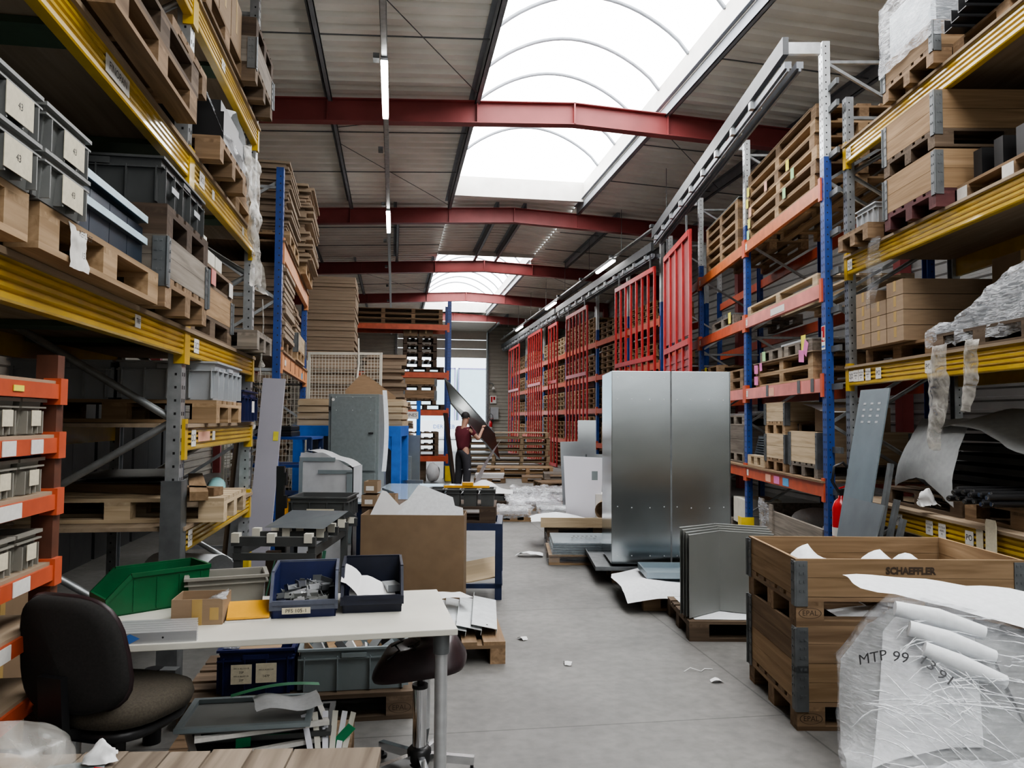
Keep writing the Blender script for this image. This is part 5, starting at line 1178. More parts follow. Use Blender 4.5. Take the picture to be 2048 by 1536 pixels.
for i in range(8): solo('folded_sheet', MB().bx(-.3+.025*i,.3,-.42,.3,0,.006).bx(-.3+.025*i,-.294+.025*i,-.42,.3,0,.03), M['zinc'], 'thin zinc tray, %s in the stepped pile on the orange rack' % (ORD+['uppermost'])[i], 'metal sheet', NP(-2.35, .5, z+.145+.032*i), nz, 'stepped zinc trays')
pallet('pallet under the two stacked crates on the lowest orange shelf', NP(-1.62, .52, z), nz+PI/2, 'mid', None, 1.0, .75)
collar('lower pale crate frame of the two stacked on the orange shelf', NP(-1.62, .52, z+.144), nz-PI/2, 'pale', 1.0, .75, .30)
pallet('pallet between the two stacked crates on the orange shelf', NP(-1.62, .52, z+.446), nz+PI/2, 'fresh', None, 1.0, .75)
collar('upper pale crate frame of the two stacked on the orange shelf', NP(-1.62, .52, z+.592), nz-PI/2, 'pale', 1.0, .75, .23)
for nm, zz, dz in (('pallet_collar', .0, .02),):
    for o in [o for o in bpy.data.objects if o.parent is None and 'two stacked on the orange' in str(o.get('label')) and o.get('category') == 'crate frame']:
        part('card_strip', MB().bx(-.52, -.501, -.08, .08, 0, .22), M['card'], o)
pallet('worn pallet under the AST crate beside the blue post', NP(-.68, .52, z), nz+PI/2, 'grey', None, 1.0, .85)
c = collar('worn whitish crate frame lettered AST with blue chevrons', NP(-.68, .52, z+.144), nz-PI/2, 'pale', 1.0, .85, .34)
q = MB(); mb_txt(q, 'AST', .12, 0, (-.502, -.2, .19), (PI/2,0,-PI/2)); part('lettering', q, M['ink'], c)
q = MB()
for i in range(3):
    zc = .11+.06*i
    q.add([(-.502, .28, zc+.03), (-.502, .22, zc), (-.502, .16, zc+.03), (-.502, .16, zc+.055), (-.502, .22, zc+.025), (-.502, .28, zc+.055)], [(0,1,4,5),(1,2,3,4)])
part('chevron_logo', q, M['note_b'], c); part('card_strip', MB().bx(-.52,-.501,-.02,.12,0,.34), M['card'], c)
t = thing('cardboard_box', 'open carton with flaps and a foam sheet on the AST crate', 'box', NP(-.55, .5, z+.49), nz)
part('body', MB().hollow(.5,.6,.25,.005,1.0), M['card'], t); part('flap', MB().add([(-.25,-.3,.25),(-.25,.3,.25),(-.36,.25,.12),(-.36,-.25,.12)], [(0,1,2,3)]), M['card'], t)
part('foam_sheet', sheet(lambda u, v: (-.35+.7*u, -.4+.6*v, .30-.1*u), 8, 4, .01), M['foam'], t)
pallet('worn pallet under the grey crate in the second bay lowest shelf', NP(-3.5, .5, z), nz, 'grey', None, 1.0, .9)
collar('weathered grey crate frame with a white card in the second bay', NP(-3.5, .5, z+.144), nz, 'grey', 1.0, .9, .38)
pallet('pallet on the weathered grey crate in the second bay', NP(-3.5, .5, z+.53), nz, 'grey', None, 1.0, .9)
solo('metal_rods', MB().bx(-.6,.5,-.4,.3,0,.03).bx(-.4,.55,-.3,.4,.03,.06), M['galv_light'], 'pale metal profiles lying over the second bay grey pallet', 'profiles', NP(-3.5, .5, z+.675), nz)
t = thing('wrapped_crate', 'big dark wooden crate in torn white film on the floor of the orange rack', 'wrapped crate', NP(-1.2, .5, 0), nz)
part('planks', MB().bx(-.9,1.1,-.5,.5,0,.16).bx(-.9,1.1,-.5,-.46,.16,.5).bx(-.9,1.1,.46,.5,.16,.5).bx(-.9,-.86,-.46,.46,.16,.56).bx(1.06,1.1,-.46,.46,.16,.5).bx(-.9,-.78,-.52,-.5,0,.62).bx(-.55,-.43,-.52,-.5,0,.58), M['greyx'], t)
part('film', sheet(lambda u, v: (-.93+.5*u, -.53+.05*u, .05+.58*v-.1*u), 12, 10, .025, 8), M['film_dense'], t)
for i, (x, w) in enumerate(((-.35,.6),(.6,.5))): part('sack', MB().grid(lambda u, v: (x+w/2*math.cos(2*PI*u)*math.sin(PI*v), .3*math.sin(2*PI*u)*math.sin(PI*v), .42+.14*math.cos(PI*v)), 18, 9), M['foam'], t)
pallet('pallet with a foam topped box on the floor by the yellow guard', NP(-3.4, .5, 0), nz, 'grey')
carton('pale box under a foam flap on the floor by the yellow guard', NP(-3.3, .3, .145), nz, .6, .5, .35, 'cream', False)
# ---- yellow rack on the camera side
yz = FY.rz
def YP(x, y, z): return FY.p(x, y, z + EZ)
GY = 'pallets on the 2J rack'
pallet('brown pallet under the film wrapped crate on the topmost 2J shelf', YP(1.4, .5, 4.32), yz+PI/2, 'mid', GY)
collar('wooden crate frame half wrapped in film on the topmost 2J shelf', YP(1.4, .5, 4.464), yz-PI/2, 'crate')
t = thing('wrapped_load', 'load wrapped in shiny stretch film above the topmost 2J crate', 'wrapped goods', YP(1.4, .5, 4.66), yz)
part('box', MB().bx(-.36,.36,-.55,.5,0,.42), M['zinc'], t)
part('film', sheet(lambda u, v: (-.41+.82*u, -.625, -.12+.62*v), 14, 12, .025, 9).grid(lambda u, v: (-.41, -.62+1.1*u, -.12+.62*v), 8, 6).grid(lambda u, v: (.41, -.62+1.1*u, -.12+.62*v), 8, 6), M['film_dense'], t)
pallet('brown pallet under black angle profiles on the topmost 2J shelf', YP(2.4, .45, 4.32), yz, 'mid', GY)
for i in range(7): solo('angle_profile', MB().bx(0,.1,-.45,.45,0,.006).bx(0,.006,-.45,.45,0,.1), M['black'], 'black steel angle, %s of the nested row on the topmost 2J shelf' % ORD[i], 'profile', YP(1.95+.09*i, .35, 4.466+.03*i), yz, 'black angles')
pallet('dark red pallet under two stacked crates on the 2J4 bay', YP(1.4, .5, 3.21), yz+PI/2, 'red', GY)
collar('lower wooden crate frame of the pair over the dark red pallet', YP(1.4, .5, 3.354), yz-PI/2, 'crate', 1.2, .8, .3)
pallet('green edged pallet between the two crates over the dark red pallet', YP(1.4, .5, 3.67), yz+PI/2, 'old', GY)
c = collar('upper wooden crate frame with a magenta sticker over the dark red pallet', YP(1.4, .5, 3.814), yz-PI/2, 'crate', 1.2, .8, .3)
part('sticker', MB().bx(-.603,-.601,-.12,.0,.15,.27), plain('magenta_sticker', (.45,.05,.28), .5), c); part('label', MB().bx(-.603,-.601,-.26,-.14,.05,.24), M['tote_lt'], c)
p = pallet('brown pallet with white labels on its blocks beside the dark red pallet', YP(2.42, .45, 3.21), yz, 'mid', GY)
for x in (-.53, 0.0): part('label', MB().bx(x-.06, x+.06, -.408,-.403,.01,.12), M['label_w'], p)
for i in range(4): solo('black_plate', MB().bx(-.05,.05,-.35,.35,0,.22), M['black'], 'black edged panel standing on the labelled pallet, %s from the crates' % WORD[i], 'panel', YP(2.0+.24*i, .45, 3.356), yz, 'standing black panels')
pallet('small pallet with a grey tote beside the 2J3 tag', YP(.48, .45, 3.21), yz+PI/2, 'mid', GY, W=.62)
tote('grey tote tilted on the small pallet beside the 2J3 tag', YP(.52, .2, 3.354), yz, .4, .5, .2, 'tote_lt', (), None, 'plastic_tote', False, 'tote')
pallet('brown pallet under the brown cartons on the 2J2 shelf', YP(.78, .5, 2.12), yz, 'mid', GY)
n = 0
for row in range(4):
    for colm in range(3):
        if row == 3 and colm == 1: continue
        carton('long brown carton, %s row and %s column from the galvanised post on the 2J2 pallet' % (('bottom','second','third','top')[row], WORD[colm]), YP(.36+.30*colm, .42, 2.268+.132*row), yz, .285, .85, .127, 'card', True, 'brown cartons')
for i in range(2): carton('large brown carton deep behind the carton wall, %s one' % ('lower','upper')[i], YP(1.75, .83, 2.268+.32*i), yz, .75, .5, .31, 'card2', True, 'cartons behind')
pallet('old pallet under the film wrapped hump on the 2J2 shelf', YP(2.1, .42, 2.12), yz, 'old', GY)
t = thing('wrapped_load', 'sagging load under shiny crinkled film at the PO tag', 'wrapped goods', YP(2.03, .46, 2.27), yz)
part('load', MB().prism([(-.6,0),(.62,0),(.62,.36),(.25,.3),(-.2,.1),(-.6,.05)], 'y', -.38, .08), M['zinc'], t)
def hump(u, v): 
    x = -.66+1.32*u; h = .06 + (.36*max(0, (u-.28)/.72)**.8)
    if v < .35: return (x, -.43-.01*math.sin(u*20), -.1 + (h+.1)*v/.35)
    return (x, -.43+.55*(v-.35)/.65, h+.02*math.sin(u*11))
part('film', sheet(hump, 26, 16, .028, 9), M['film_dense'], t)
for x, z, w, h, lb in ((.78, 3.17, .2, .62, 'clear film bag hanging over the 2J3 beam'), (1.78, 2.12, .2, .78, 'dirty film strip hanging below the PO tag'), (2.2, 2.12, .12, .5, 'narrow twisted film strip hanging below the wrapped hump')):
    solo('hanging_film', sheet(lambda u, v: ((u-.5)*w*(1.0+.4*math.sin(v*4))-.08*v, -.06-.04*math.sin(PI*u)-.01*math.sin(v*9), .04-h*v), 10, 16, .02, 9), M['film' if x < 1 else 'dirtyfilm'], lb, 'plastic film', YP(x, -.02, z), yz)
pallet('old pallet on the lowest 2J shelf behind the tall zinc panel', YP(1.1, .5, .855), yz, 'old', GY)
pallet('old pallet on the lowest 2J shelf under the black profiles', YP(2.35, .5, .855), yz, 'mid', GY)
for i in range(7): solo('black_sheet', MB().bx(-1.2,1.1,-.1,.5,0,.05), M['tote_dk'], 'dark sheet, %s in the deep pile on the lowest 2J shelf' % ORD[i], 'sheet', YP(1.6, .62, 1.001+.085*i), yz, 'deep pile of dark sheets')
def fh(u, v): return (-.1+.75*u+.2*v*u, -.02+.25*(1-v)**2-.03*u*v, .62-.6*v+.1*math.sin(u*4)*v)
solo('foam_sheet', sheet(fh, 16, 14, .015, 5), M['foam_shaded'], 'white foam sheet hanging out of the lowest 2J shelf', 'foam sheet', YP(.85, .1, .99), yz)
solo('foam_sheet', sheet(lambda u, v: (1.6*u, .5*v, .05*math.sin(u*7)-.14*(1-v)-.25*u*u), 16, 8, .02, 5), M['foam_shaded'], 'grey shaded foam sheet draped over the pile on the lowest 2J shelf', 'foam sheet', YP(1.2, .2, 1.66), yz)
for i in range(16):
    solo('black_profile', MB().tube([(0,-.3,0),(0,.5,0)], .022, 8).tube([(0,-.31,0),(0,-.3,0)], .015, 8, 1), [M['black'], M['chrome']], 'glossy black round profile in the heap on the lowest 2J shelf', 'profile', YP(1.95+.065*(i % 8), .15+.03*(i % 3), 1.03+.05*(i//8)+.008*(i % 3)), yz+.1, 'heap of black profiles')
solo('crumpled_paper', sheet(lambda u, v: (-.07+.14*u, -.06+.12*v, .03+.12*math.sin(PI*u)*math.sin(PI*v)), 10, 10, .05, 12), M['paper'], 'crumpled white paper at the front of the lowest 2J shelf', 'paper', YP(1.42, -.0, .9), yz)
solo('masking_tape', MB().bx(-.04,.04,-.006,-.002,-.14,.06), M['label'], 'strip of pale tape hanging on the lowest 2J beam', 'tape', YP(2.12, -.012, .79), yz)
solo('card_flap', MB().prism([(-.06,-.12),(.06,-.12),(.06,.09),(.05,.12),(-.05,.12),(-.06,.09)], 'y', -.03, -.026), M['label'], 'rounded yellowed plastic tag clipped on the lowest 2J beam', 'tag', YP(2.3, -.02, .80), yz)
# ---- tall leaning sheets and extinguisher
def lean(label, d0, d1, l0, l1, h, m, holes=0, th=.012, grp=None, name='zinc_sheet'):
    t = thing(name, label, 'metal panel', H(l0, d1, 0), HRZ - PI/2, grp)
    a = math.atan2(l1-l0, h); w = d1-d0; ca, sa = math.cos(a), math.sin(a)
    t.rotation_euler = (-a, 0, HRZ - PI/2)
    part('panel', MB().bx(0, w, 0, th, .0, h), M[m], t)
    if holes:
        q = MB()
        for i in range(3):
            for j in range(4): q.c(w*(.25+.25*i), -.001, h-.13-.055*j, .045, .004, .018)
        part('louvre', q, M['galv_light'], t)
    return t
lean('tall zinc panel with three rows of louvre slots leaning on the 2J rack', 6.5, 7.04, 2.86, 3.2, 1.92, 'zinc_blue', 1)
lean('lower bluish grey sheet leaning in front of the tall louvred panel', 6.1, 6.75, 2.68, 2.95, .98, 'zinc')
for i in range(3): lean('narrow upright metal strip, %s beside the tall louvred panel' % WORD[i], 6.34-.1*i, 6.40-.1*i, 2.9, 3.12, (1.28,1.0,.86)[i], 'galv_dark', 0, .03, 'leaning strips', 'metal_strip')
def extinguisher(label, loc, s=1.0, stand=0):
    t = thing('fire_extinguisher', label, 'fire extinguisher', loc, HRZ)
    b = stand
    if b: part('stand', MB().bx(-.1*s,.1*s,-.1*s,.1*s,0,.02).bx(-.02,.02,.06,.09,0,b+.4*s).bx(-.1*s,.1*s,-.1*s,.1*s,b-.015,b), M['galv_dark'], t)
    part('cylinder', MB().lathe([(0,b),(.075*s,b),(.08*s,b+.03*s),(.08*s,b+.38*s),(.06*s,b+.44*s),(.025*s,b+.47*s),(.025*s,b+.5*s),(0,b+.5*s)], 24), M['ext_red'], t)
    part('valve', MB().c(0,0,b+.52*s,.05*s,.05*s,.05*s).bar((0,0,b+.545*s),(.12*s,0,b+.56*s),.02*s,.012*s), M['black'], t)
    part('handle', MB().bar((-.02*s,0,b+.56*s),(.13*s,0,b+.60*s),.022*s,.012*s), M['ext_red'], t)
    part('hose', MB().tube([(-.02*s,0,b+.52*s),(-.08*s,0,b+.62*s),(-.06*s,0,b+.76*s),(.02*s,0,b+.80*s),(.1*s,0,b+.72*s),(.12*s,0,b+.4*s)], .014*s, 8), M['black'], t)
    part('label', MB().lathe([(.081*s,b+.12*s),(.081*s,b+.2*s)], 24), M['label_w'], t)
extinguisher('red fire extinguisher with black hose beside the blue post and zinc panel', H(3.08, 7.22), 1.0, .42)
# ---- row of floor pallets on the rack side
pallet('dark pallet carrying nested V folded sheets next to the wooden crates', H(1.9, 6.06), HRZ, 'old')
solo('foam_sheet', sheet(lambda u, v: (-.55+1.1*u, -.36+.72*v, .004), 8, 8, .004), M['foam'], 'thin foam under the V folded sheets', 'foam sheet', H(1.9, 6.06, .145), HRZ)
for i in range(4):
    o = .045*i
    P = [(-.62-.012*i,-.34+o), (-.33,-.10+o), (.02,-.27+o), (.02,-.258+o), (-.33,-.088+o), (-.62-.012*i,-.328+o)]
    hh = .60 + .012*i
    mb = MB().prism(P, 'z', 0, hh); 
    mb.prism([(P[0][0],P[0][1]),(P[1][0],P[1][1]),(P[1][0]+.02,P[1][1]+.03),(P[0][0],P[0][1]+.035)], 'z', hh-.002, hh+.004); mb.prism([(P[1][0],P[1][1]),(P[2][0],P[2][1]),(P[2][0]+.02,P[2][1]+.03),(P[1][0],P[1][1]+.035)], 'z', hh-.002, hh+.004)
    solo('folded_plate', mb, M['panel_grey'], 'grey V folded panel standing on the dark pallet, %s from the front' % WORD[i], 'metal panel', H(1.93, 6.04, .155), HRZ, 'V folded panels')
pallet('brown pallet under the draped foam sheet in front of the zinc cabinet', H(1.72, 6.95), HRZ, 'mid')
solo('foam_sheet', sheet(lambda u, v: (-.75+1.2*u-.05*math.sin(v*3), -.55+1.0*v, .02 + (.0 if v > .12 else -.07*(1-v/.12)) - .05*max(0,.2-u)*5*.8 + .03*math.sin(u*4+v*5)*(v>.15)), 24, 20, .006, 4), M['foam'], 'large white foam sheet draped over the pallet in front of the zinc cabinet', 'foam sheet', H(1.72, 6.98, .18), HRZ)
t = thing('zinc_tray', 'flat zinc tray lying on the draped foam sheet', 'metal tray', H(1.62, 7.1, .205), HRZ)
part('tray', ring(MB().bx(-.42,.42,-.25,.25,0,.006), .84, .5, 0, .055, .012), M['zinc_blue'], t)
pallet('brown pallet under the zinc cabinet', H(1.6, 8.05), HRZ, 'mid')
solo('zinc_tray', ring(MB().bx(-.3,.3,-.6,.6,0,.005), .6, 1.2, 0, .04, .008), M['galv_dark'], 'dark tray edge sticking out under the zinc cabinet', 'metal tray', H(1.12, 8.1, .146), HRZ)
t = thing('zinc_cabinet', 'large shiny zinc cabinet of two tall panels standing on a pallet', 'cabinet', H(.99, 7.64, .19), HRZ)
part('side_panel', MB().bx(0, .004, .0, .78, 0, 1.9), M['mirror'], t); part('side_panel', MB().bx(1.176, 1.18, .0, .78, 0, 1.9), M['mirror'], t)
for i in range(2): 
    d = bevel(part('door', MB().bx(.003+.588*i, .585+.588*i, -.004, .02, 0, 1.9), M['mirror'], t), .003)
    q = MB()
    for x in (.06,.2,.38,.52):
        for z in (.08,1.62,1.84,.55 if x in (.2,.38) else .56): q.c(.588*i+x, -.0045, z, .01, .003, .01)
    part('rivets', q, M['galv_light'], d)
part('top', MB().bx(0, 1.18, 0, .78, 1.896, 1.9), M['mirror'], t); part('back_panel', MB().bx(.004, 1.176, .776, .78, 0, 1.896), M['galv'], t); part('edge_strip', MB().bx(.582,.598,-.007,-.004,0,1.9), M['galv_dark'], t)
# ---- crate stack
cx = H(2.09, 4.46); cz = HRZ
pallet('EPAL pallet at the foot of the crate stack in the corner', cx, cz, 'mid', None, stamp=True)
collar('lower of two old crate frames at the foot of the crate stack', cx + Vector((0,0,.145)), cz, 'crate')
collar('upper of two old crate frames under the middle pallet of the crate stack', cx + Vector((0,0,.342)), cz, 'mid')
pallet('EPAL pallet halfway up the crate stack', cx + Vector((0,0,.54)), cz, 'mid', None, stamp=True)
c = collar('topmost crate frame lettered SCHAEFFLER on the crate stack', cx + Vector((0,0,.685)), cz, 'crate', mark=[('SCHAEFFLER', .05, .0, .135)])
q = MB().add([(-.03,-.4012,.075),(0,-.4012,.055),(.03,-.4012,.075),(0,-.4012,.098)], [(0,1,2,3)]); part('emblem', q, M['brand'], c)
for i, (x, y, w, h) in enumerate(((-.35,.05,.45,.15), (.05,-.02,.5,.13), (.3,.15,.4,.08))):
    solo('foam_sheet', sheet(lambda u, v: (-w/2+w*u+.03*v, -.12+.24*v, .03+h*max(0, 1-abs(u-.35-.15*v)*2.1)*(.55+.45*v)+.02*math.sin(u*11+v*4)), 14, 8, .012, 6), M['foam'], ('peaked foam sheet at the aisle end inside the SCHAEFFLER crate', 'folded foam sheet in the middle of the SCHAEFFLER crate', 'flat foam sheet at the rack side inside the SCHAEFFLER crate')[i], 'foam sheet', cx + Vector((x*CA+y*SA, -x*SA+y*CA, .69)), cz)
solo('foam_sheet', sheet(lambda u, v: (-.3+.6*u, -.3+.5*v, .03*math.sin(PI*u)), 10, 4), M['foam'], 'foam edge showing inside the middle pallet of the crate stack', 'foam sheet', cx + Vector((0,0,.535)), cz)
# ---- wrapped bundle in the near corner
t = thing('wrapped_bundle', 'big bundle of foam and panels in shiny stretch film, marked by hand', 'wrapped goods', H(2.0, 3.12), HRZ)
K = [(-.74,.34),(-.66,.56),(-.57,.68),(-.49,.80),(-.44,.86),(-.3,.87),(0,.80),(.3,.72),(.9,.6)]
def ridge(x):
    for (a, p), (b, q_) in zip(K, K[1:]):
        if a <= x <= b: return p + (q_-p)*(x-a)/(b-a)
    return K[0][1] if x < K[0][0] else K[-1][1]
def bund(u, v, s=1.0, off=0.0):
    y0, ym, y1 = -.40 + .10*abs(u-.4), .10 - .1*u, .40
    if v < .22: y = y0-.03*(1-v/.22)
    elif v < .62: y = y0 + (ym-y0)*(v-.22)/.40
    else: y = ym + (y1-ym)*(v-.62)/.38
    xl = -.70 + .40*y; x = xl + (.88-xl)*u; top = ridge(x - (0 if v > .62 else .02))*s
    if v < .22: z = .02 + .34*(v/.22)*s
    elif v < .62: z = .36*s + (top-.36*s)*((v-.22)/.40)**.85
    else: z = top - (top-.25)*((v-.62)/.38)**2*.5
    return (x*s, y+off, z)
part('load', MB().grid(lambda u, v: tuple(Vector(bund(u, v, .96, .02)) + crumple(u*2, v*2, 0, .02, 3)), 22, 20), M['wrapgrey'], t)
def patch(u0, u1, v0, v1, e=.006, sk=0.0):
    return MB().grid(lambda p, q_: tuple(Vector(bund(u0+(u1-u0)*p+sk*q_, v0+(v1-v0)*q_, .97, .02)) + Vector((0, -e, e))), 8, 8)
part('white_board', patch(.06, .30, .27, .60, .01, .06), M['foam'], t)
part('dark_panel', patch(.44, .80, .05, .52, .008, -.06), M['tote'], t)
part('steel_panel', patch(.78, .98, .10, .56, .012, -.05), M['zinc'], t)
part('grey_panel', patch(.05, .40, .02, .20, .006), M['panel_grey'], t)
part('film', MB().grid(lambda u, v: tuple(Vector(bund(u, v)) + crumple(u*3, v*3, 1, .012, 4) + Vector((0,-.012,.014))), 46, 44), M['film'], t)
part('outer_film', MB().grid(lambda u, v: tuple(Vector(bund(u*.9, v*.7)) + crumple(u*3+7, v*3, 4, .014, 4) + Vector((0,-.024,.026))), 40, 34), filmmat('wound_film', .10, (.9,.92,.95), 7, .07, .7, (1.5,1.5,9)), t)
mb = MB(); r = random.Random(21)
for i in range(130):
    fan = i % 3
    if fan == 0: u0, v0 = r.uniform(.12,.5), r.uniform(.34,.6); du, dv = r.uniform(.08,.25), r.uniform(-.03,.03)
    elif fan == 1: u0, v0 = r.uniform(.02,.3), r.uniform(.25,.5); du, dv = r.uniform(.06,.16), r.uniform(-.16,-.06)
    else: u0, v0 = r.uniform(.2,.8), r.uniform(.05,.62); du, dv = r.uniform(.02,.07), r.uniform(-.05,.05)
    mb.tube([Vector(bund(u0+du*k_/5, max(.01, v0+dv*k_/5))) + Vector((0,-.026,.028)) + crumple(u0*9+k_, v0*9, i, .006, 1) for k_ in range(6)], [.0006,.0022,.003,.0024,.0016,.0005], 5)
o = part('film_fold_glints', mb, filmmat('fold_glint', .75, (.92,.94,.97), 20, .08, .2), t); o['kind'] = 'stuff'  # bright strands along the folds, streaky highlights built in as shape and colour
def fsheet(u, v):
    x = -.52+1.45*u; return (x, .36-.10*u-(.20+.42*u)*v, .915 + .03*math.sin(u*3.2)-.20*u**1.3 - (.02+.20*u)*v*v)
part('foam_sheet', sheet(fsheet, 24, 8, .012, 5), M['foam'], t)
for i in range(3): part('foam_roll', MB().tube([(-.45+.02*i, .02-.07*i, .85-.06*i), (-.3, -.02-.07*i, .825-.068*i), (-.14, -.06-.06*i, .775-.075*i)], [.03,.036,.028], 10), M['foam'], t)
for s_, uu, vv in (('MTP', .11, .53), ('99', .165, .475), ('13', .205, .435), ('91', .24, .40)):
    p_ = Vector(bund(uu, vv)); du_ = (Vector(bund(uu+.03, vv-.026)) - p_).normalized(); dv_ = Vector(bund(uu+.02, vv+.03)) - p_
    n_ = (Vector(bund(uu+.02, vv)) - p_).cross(Vector(bund(uu, vv+.02)) - p_).normalized(); n_ = n_ if n_.y < 0 else -n_; e2 = n_.cross(du_)
    e2 = e2 if e2.z > 0 else -e2
    me = text_mesh(s_, .062, .0); q = MB(); q.add([du_*v_.co.x + e2*v_.co.y for v_ in me.vertices], [tuple(p.vertices) for p in me.polygons])
    part('handwriting', q, M['ink'], t, p_ + n_*.05)
pallet('pallet at the foot of the big film wrapped bundle', H(2.0, 3.12), HRZ, 'old', None, 1.2, .8, .144) if False else None
t = thing('wrapped_bundle', 'low second bundle of crinkled film in the very corner', 'wrapped goods', H(1.98, 2.44), HRZ)
part('load', MB().prism([(-.72,0),(.6,0),(.6,.52),(.2,.56),(-.2,.52),(-.55,.42),(-.72,.36)], 'y', -.2, .10), M['tote_dk'], t)
part('film', sheet(lambda u, v: (-.78+1.45*u, -.25+.42*v, .40+.16*math.sin(PI*min(1,u*1.2)*.6)+.02*math.sin(u*13)), 34, 14, .03, 9).grid(lambda u, v: tuple(Vector((-.78+1.45*u, -.26, .42*v)) + crumple(u*2,v,2,.02,6)), 20, 6), M['film_dense'], t)
solo('metal_offcut', MB().prism([(0,0),(.1,.02),(.06,.07),(-.01,.05)], 'y', 0, .05), M['zinc'], 'folded metal corner lying on the low bundle', 'metal part', H(1.72, 2.42, .58), HRZ)
# ---- wrapped flats further up the aisle
def flatpack(label, loc, rz, Lx, W, h, seed, tone='fresh', wrap=True, top='white', grp=None, sides=False):
    t = thing('wrapped_flatpack', label, 'wrapped goods', loc, rz, grp)
    mb = MB()
    for y in (-W/2+.06, 0, W/2-.06): mb.bx(-Lx/2, Lx/2, y-.05, y+.05, 0, .02); mb.bx(-Lx/2, -Lx/2+.12, y-.05, y+.05, .02, .09); mb.bx(Lx/2-.12, Lx/2, y-.05, y+.05, .02, .09); mb.bx(-.06,.06,y-.05,y+.05,.02,.09)
    mb.bx(-Lx/2, Lx/2, -W/2, W/2, .09, .11)
    part('base', mb, M[tone+'x'], t)
    mb = MB(); r = random.Random(seed); z = .11; n = 5
    for i in range(n): d = r.uniform(0,.03); mb.bx(-Lx/2+.03+d, Lx/2-.03-d, -W/2+.03, W/2-.03, z, z+(h-.11)/n*.85); z += (h-.11)/n
    part('sheets', mb, M[top], t)
    if sides:
        part('film', sheet(lambda u, v: (-Lx/2-.02+(Lx+.04)*u, -W/2-.02+.01*math.sin(u*20)+.05*max(0,v-.85)*2, .03+(h-.01)*v), 26, 8, .012, 9).grid(lambda u, v: tuple(Vector((-Lx/2-.02+.06*max(0,v-.8)*2, -W/2+W*u, .03+(h-.01)*v)) + crumple(u,v,seed,.02,8)), 12, 6), M['film'], t)
    elif wrap:
        part('film', sheet(lambda u, v: (-Lx/2-.03+(Lx+.06)*u, -W/2-.03 + (W+.06)*max(0,(v-.25)/.75), .03 + (h-.0)*min(1, v/.25)+.012), 24, 16, .03+.01*(seed % 3), 7+seed % 4).grid(lambda u, v: tuple(Vector((-Lx/2-.02, -W/2+W*u, .04+(h-.04)*v)) + crumple(u,v,seed,.03,6)), 8, 5), M['film_dense'], t)
    return t
t = flatpack('film wrapped pallet topped by a pierced white blue sheet beside the zinc cabinet', H(1.02, 8.98), HRZ, 1.2, .85, .24, 3, 'fresh', True, 'zinc_blue', None, True)
q = MB()
for i in range(6):
    for j in range(2): q.c(-.32+.05*i+.03*j, -.12+.13*j, .256, .025, .05, .003)
part('slots', q, M['galv_dark'], t)
pallet('worn pallet under pale planks and foam behind the pierced sheet', H(1.1, 10.1), HRZ, 'old', None, 1.3, .8)
pallet('worn pallet stacked under the pale plank behind the pierced sheet', H(1.1, 10.1, .145), HRZ, 'old', None, 1.3, .8)
solo('pale_plank', MB().bx(-.75,.75,-.012,.012,0,.12), M['palex'], 'wide pale plank along the pallets behind the pierced sheet', 'plank', H(1.12, 9.66, .26), HRZ)
solo('foam_sheet', sheet(lambda u, v: (-.6+1.2*u, -.3+.6*v, .03+.05*math.sin(u*6)*v), 14, 8, .01), M['foam'], 'wavy foam sheet spread over the pallets by the white panel', 'foam sheet', H(.85, 9.95, .30), HRZ)
solo('film_scrap', sheet(lambda u, v: (-.15+.3*u, -.08+.16*v, .02+.03*math.sin(PI*u)), 10, 6, .03, 9), M['foam'], 'white scrap of film lying on the floor beside the pierced sheet', 'plastic film', H(.22, 9.1), HRZ)
t = thing('coated_board', 'tall white coated panel with a grey square standing in the aisle', 'panel', H(.70, 10.38, .294), HRZ)
part('panel', MB().prism([(.04,0),(.5,0),(.53,.80),(0,.82)], 'y', 0, .02), M['white'], t); part('grey_square', MB().bx(.38,.46,-.003,0,.5,.62), M['tote_bg'], t)
carton('white carton with red flap beside the white panel', H(1.28, 10.5, .29), HRZ, .3, .3, .32, 'label_w', False)
solo('cardboard_tube', MB().tube([(-.06,-.2,.13),(.12,.2,.22)], .13, 18, 0, False), M['card'], 'short wide cardboard tube in front of the white carton', 'tube', H(1.25, 10.05, .31), HRZ)
for i, (x, d_, w, h_) in enumerate(((1.02,12.6,.34,1.25),(1.25,12.7,.3,1.6),(1.32,12.55,.25,1.05),(1.5,12.65,.1,1.1))):
    solo('zinc_sheet', MB().bx(-w/2,w/2,0,.012,0,h_), M['mirror' if i < 3 else 'galv_dark'], ('broad zinc offcut leaning above the white panel', 'tallest zinc offcut leaning above the white panel', 'short zinc offcut leaning above the white panel', 'narrow dark offcut at the end of the leaning zinc sheets')[i], 'metal sheet', H(x, d_, .0), HRZ, None, None, (-.08, .04*(i-1), HRZ))
for i, (x, d_, w, l) in enumerate(((.04,12.55,.56,.8),(.78,12.6,.68,.8),(.45,14.0,.95,.8),(.55,15.6,1.1,.9),(.2,11.75,.5,.5))):
    if i < 4: flatpack('low film wrapped flat pack on the floor, %s from the white panel' % ('second','closest','third','farthest')[i], H(x, d_), HRZ, w, l, .16+.03*(i % 2), 5+i, 'fresh', True, ('paper','galv_light','white','galv_light')[i], 'wrapped flat packs')
solo('film_heap', sheet(lambda u, v: (-.45+.9*u, -.3+.6*v, .03+.22*math.sin(PI*u)*math.sin(PI*v)), 20, 14, .07, 6), M['film_dense'], 'heap of crumpled clear film over the floor flat packs', 'plastic film', H(.35, 13.1, .2), HRZ)
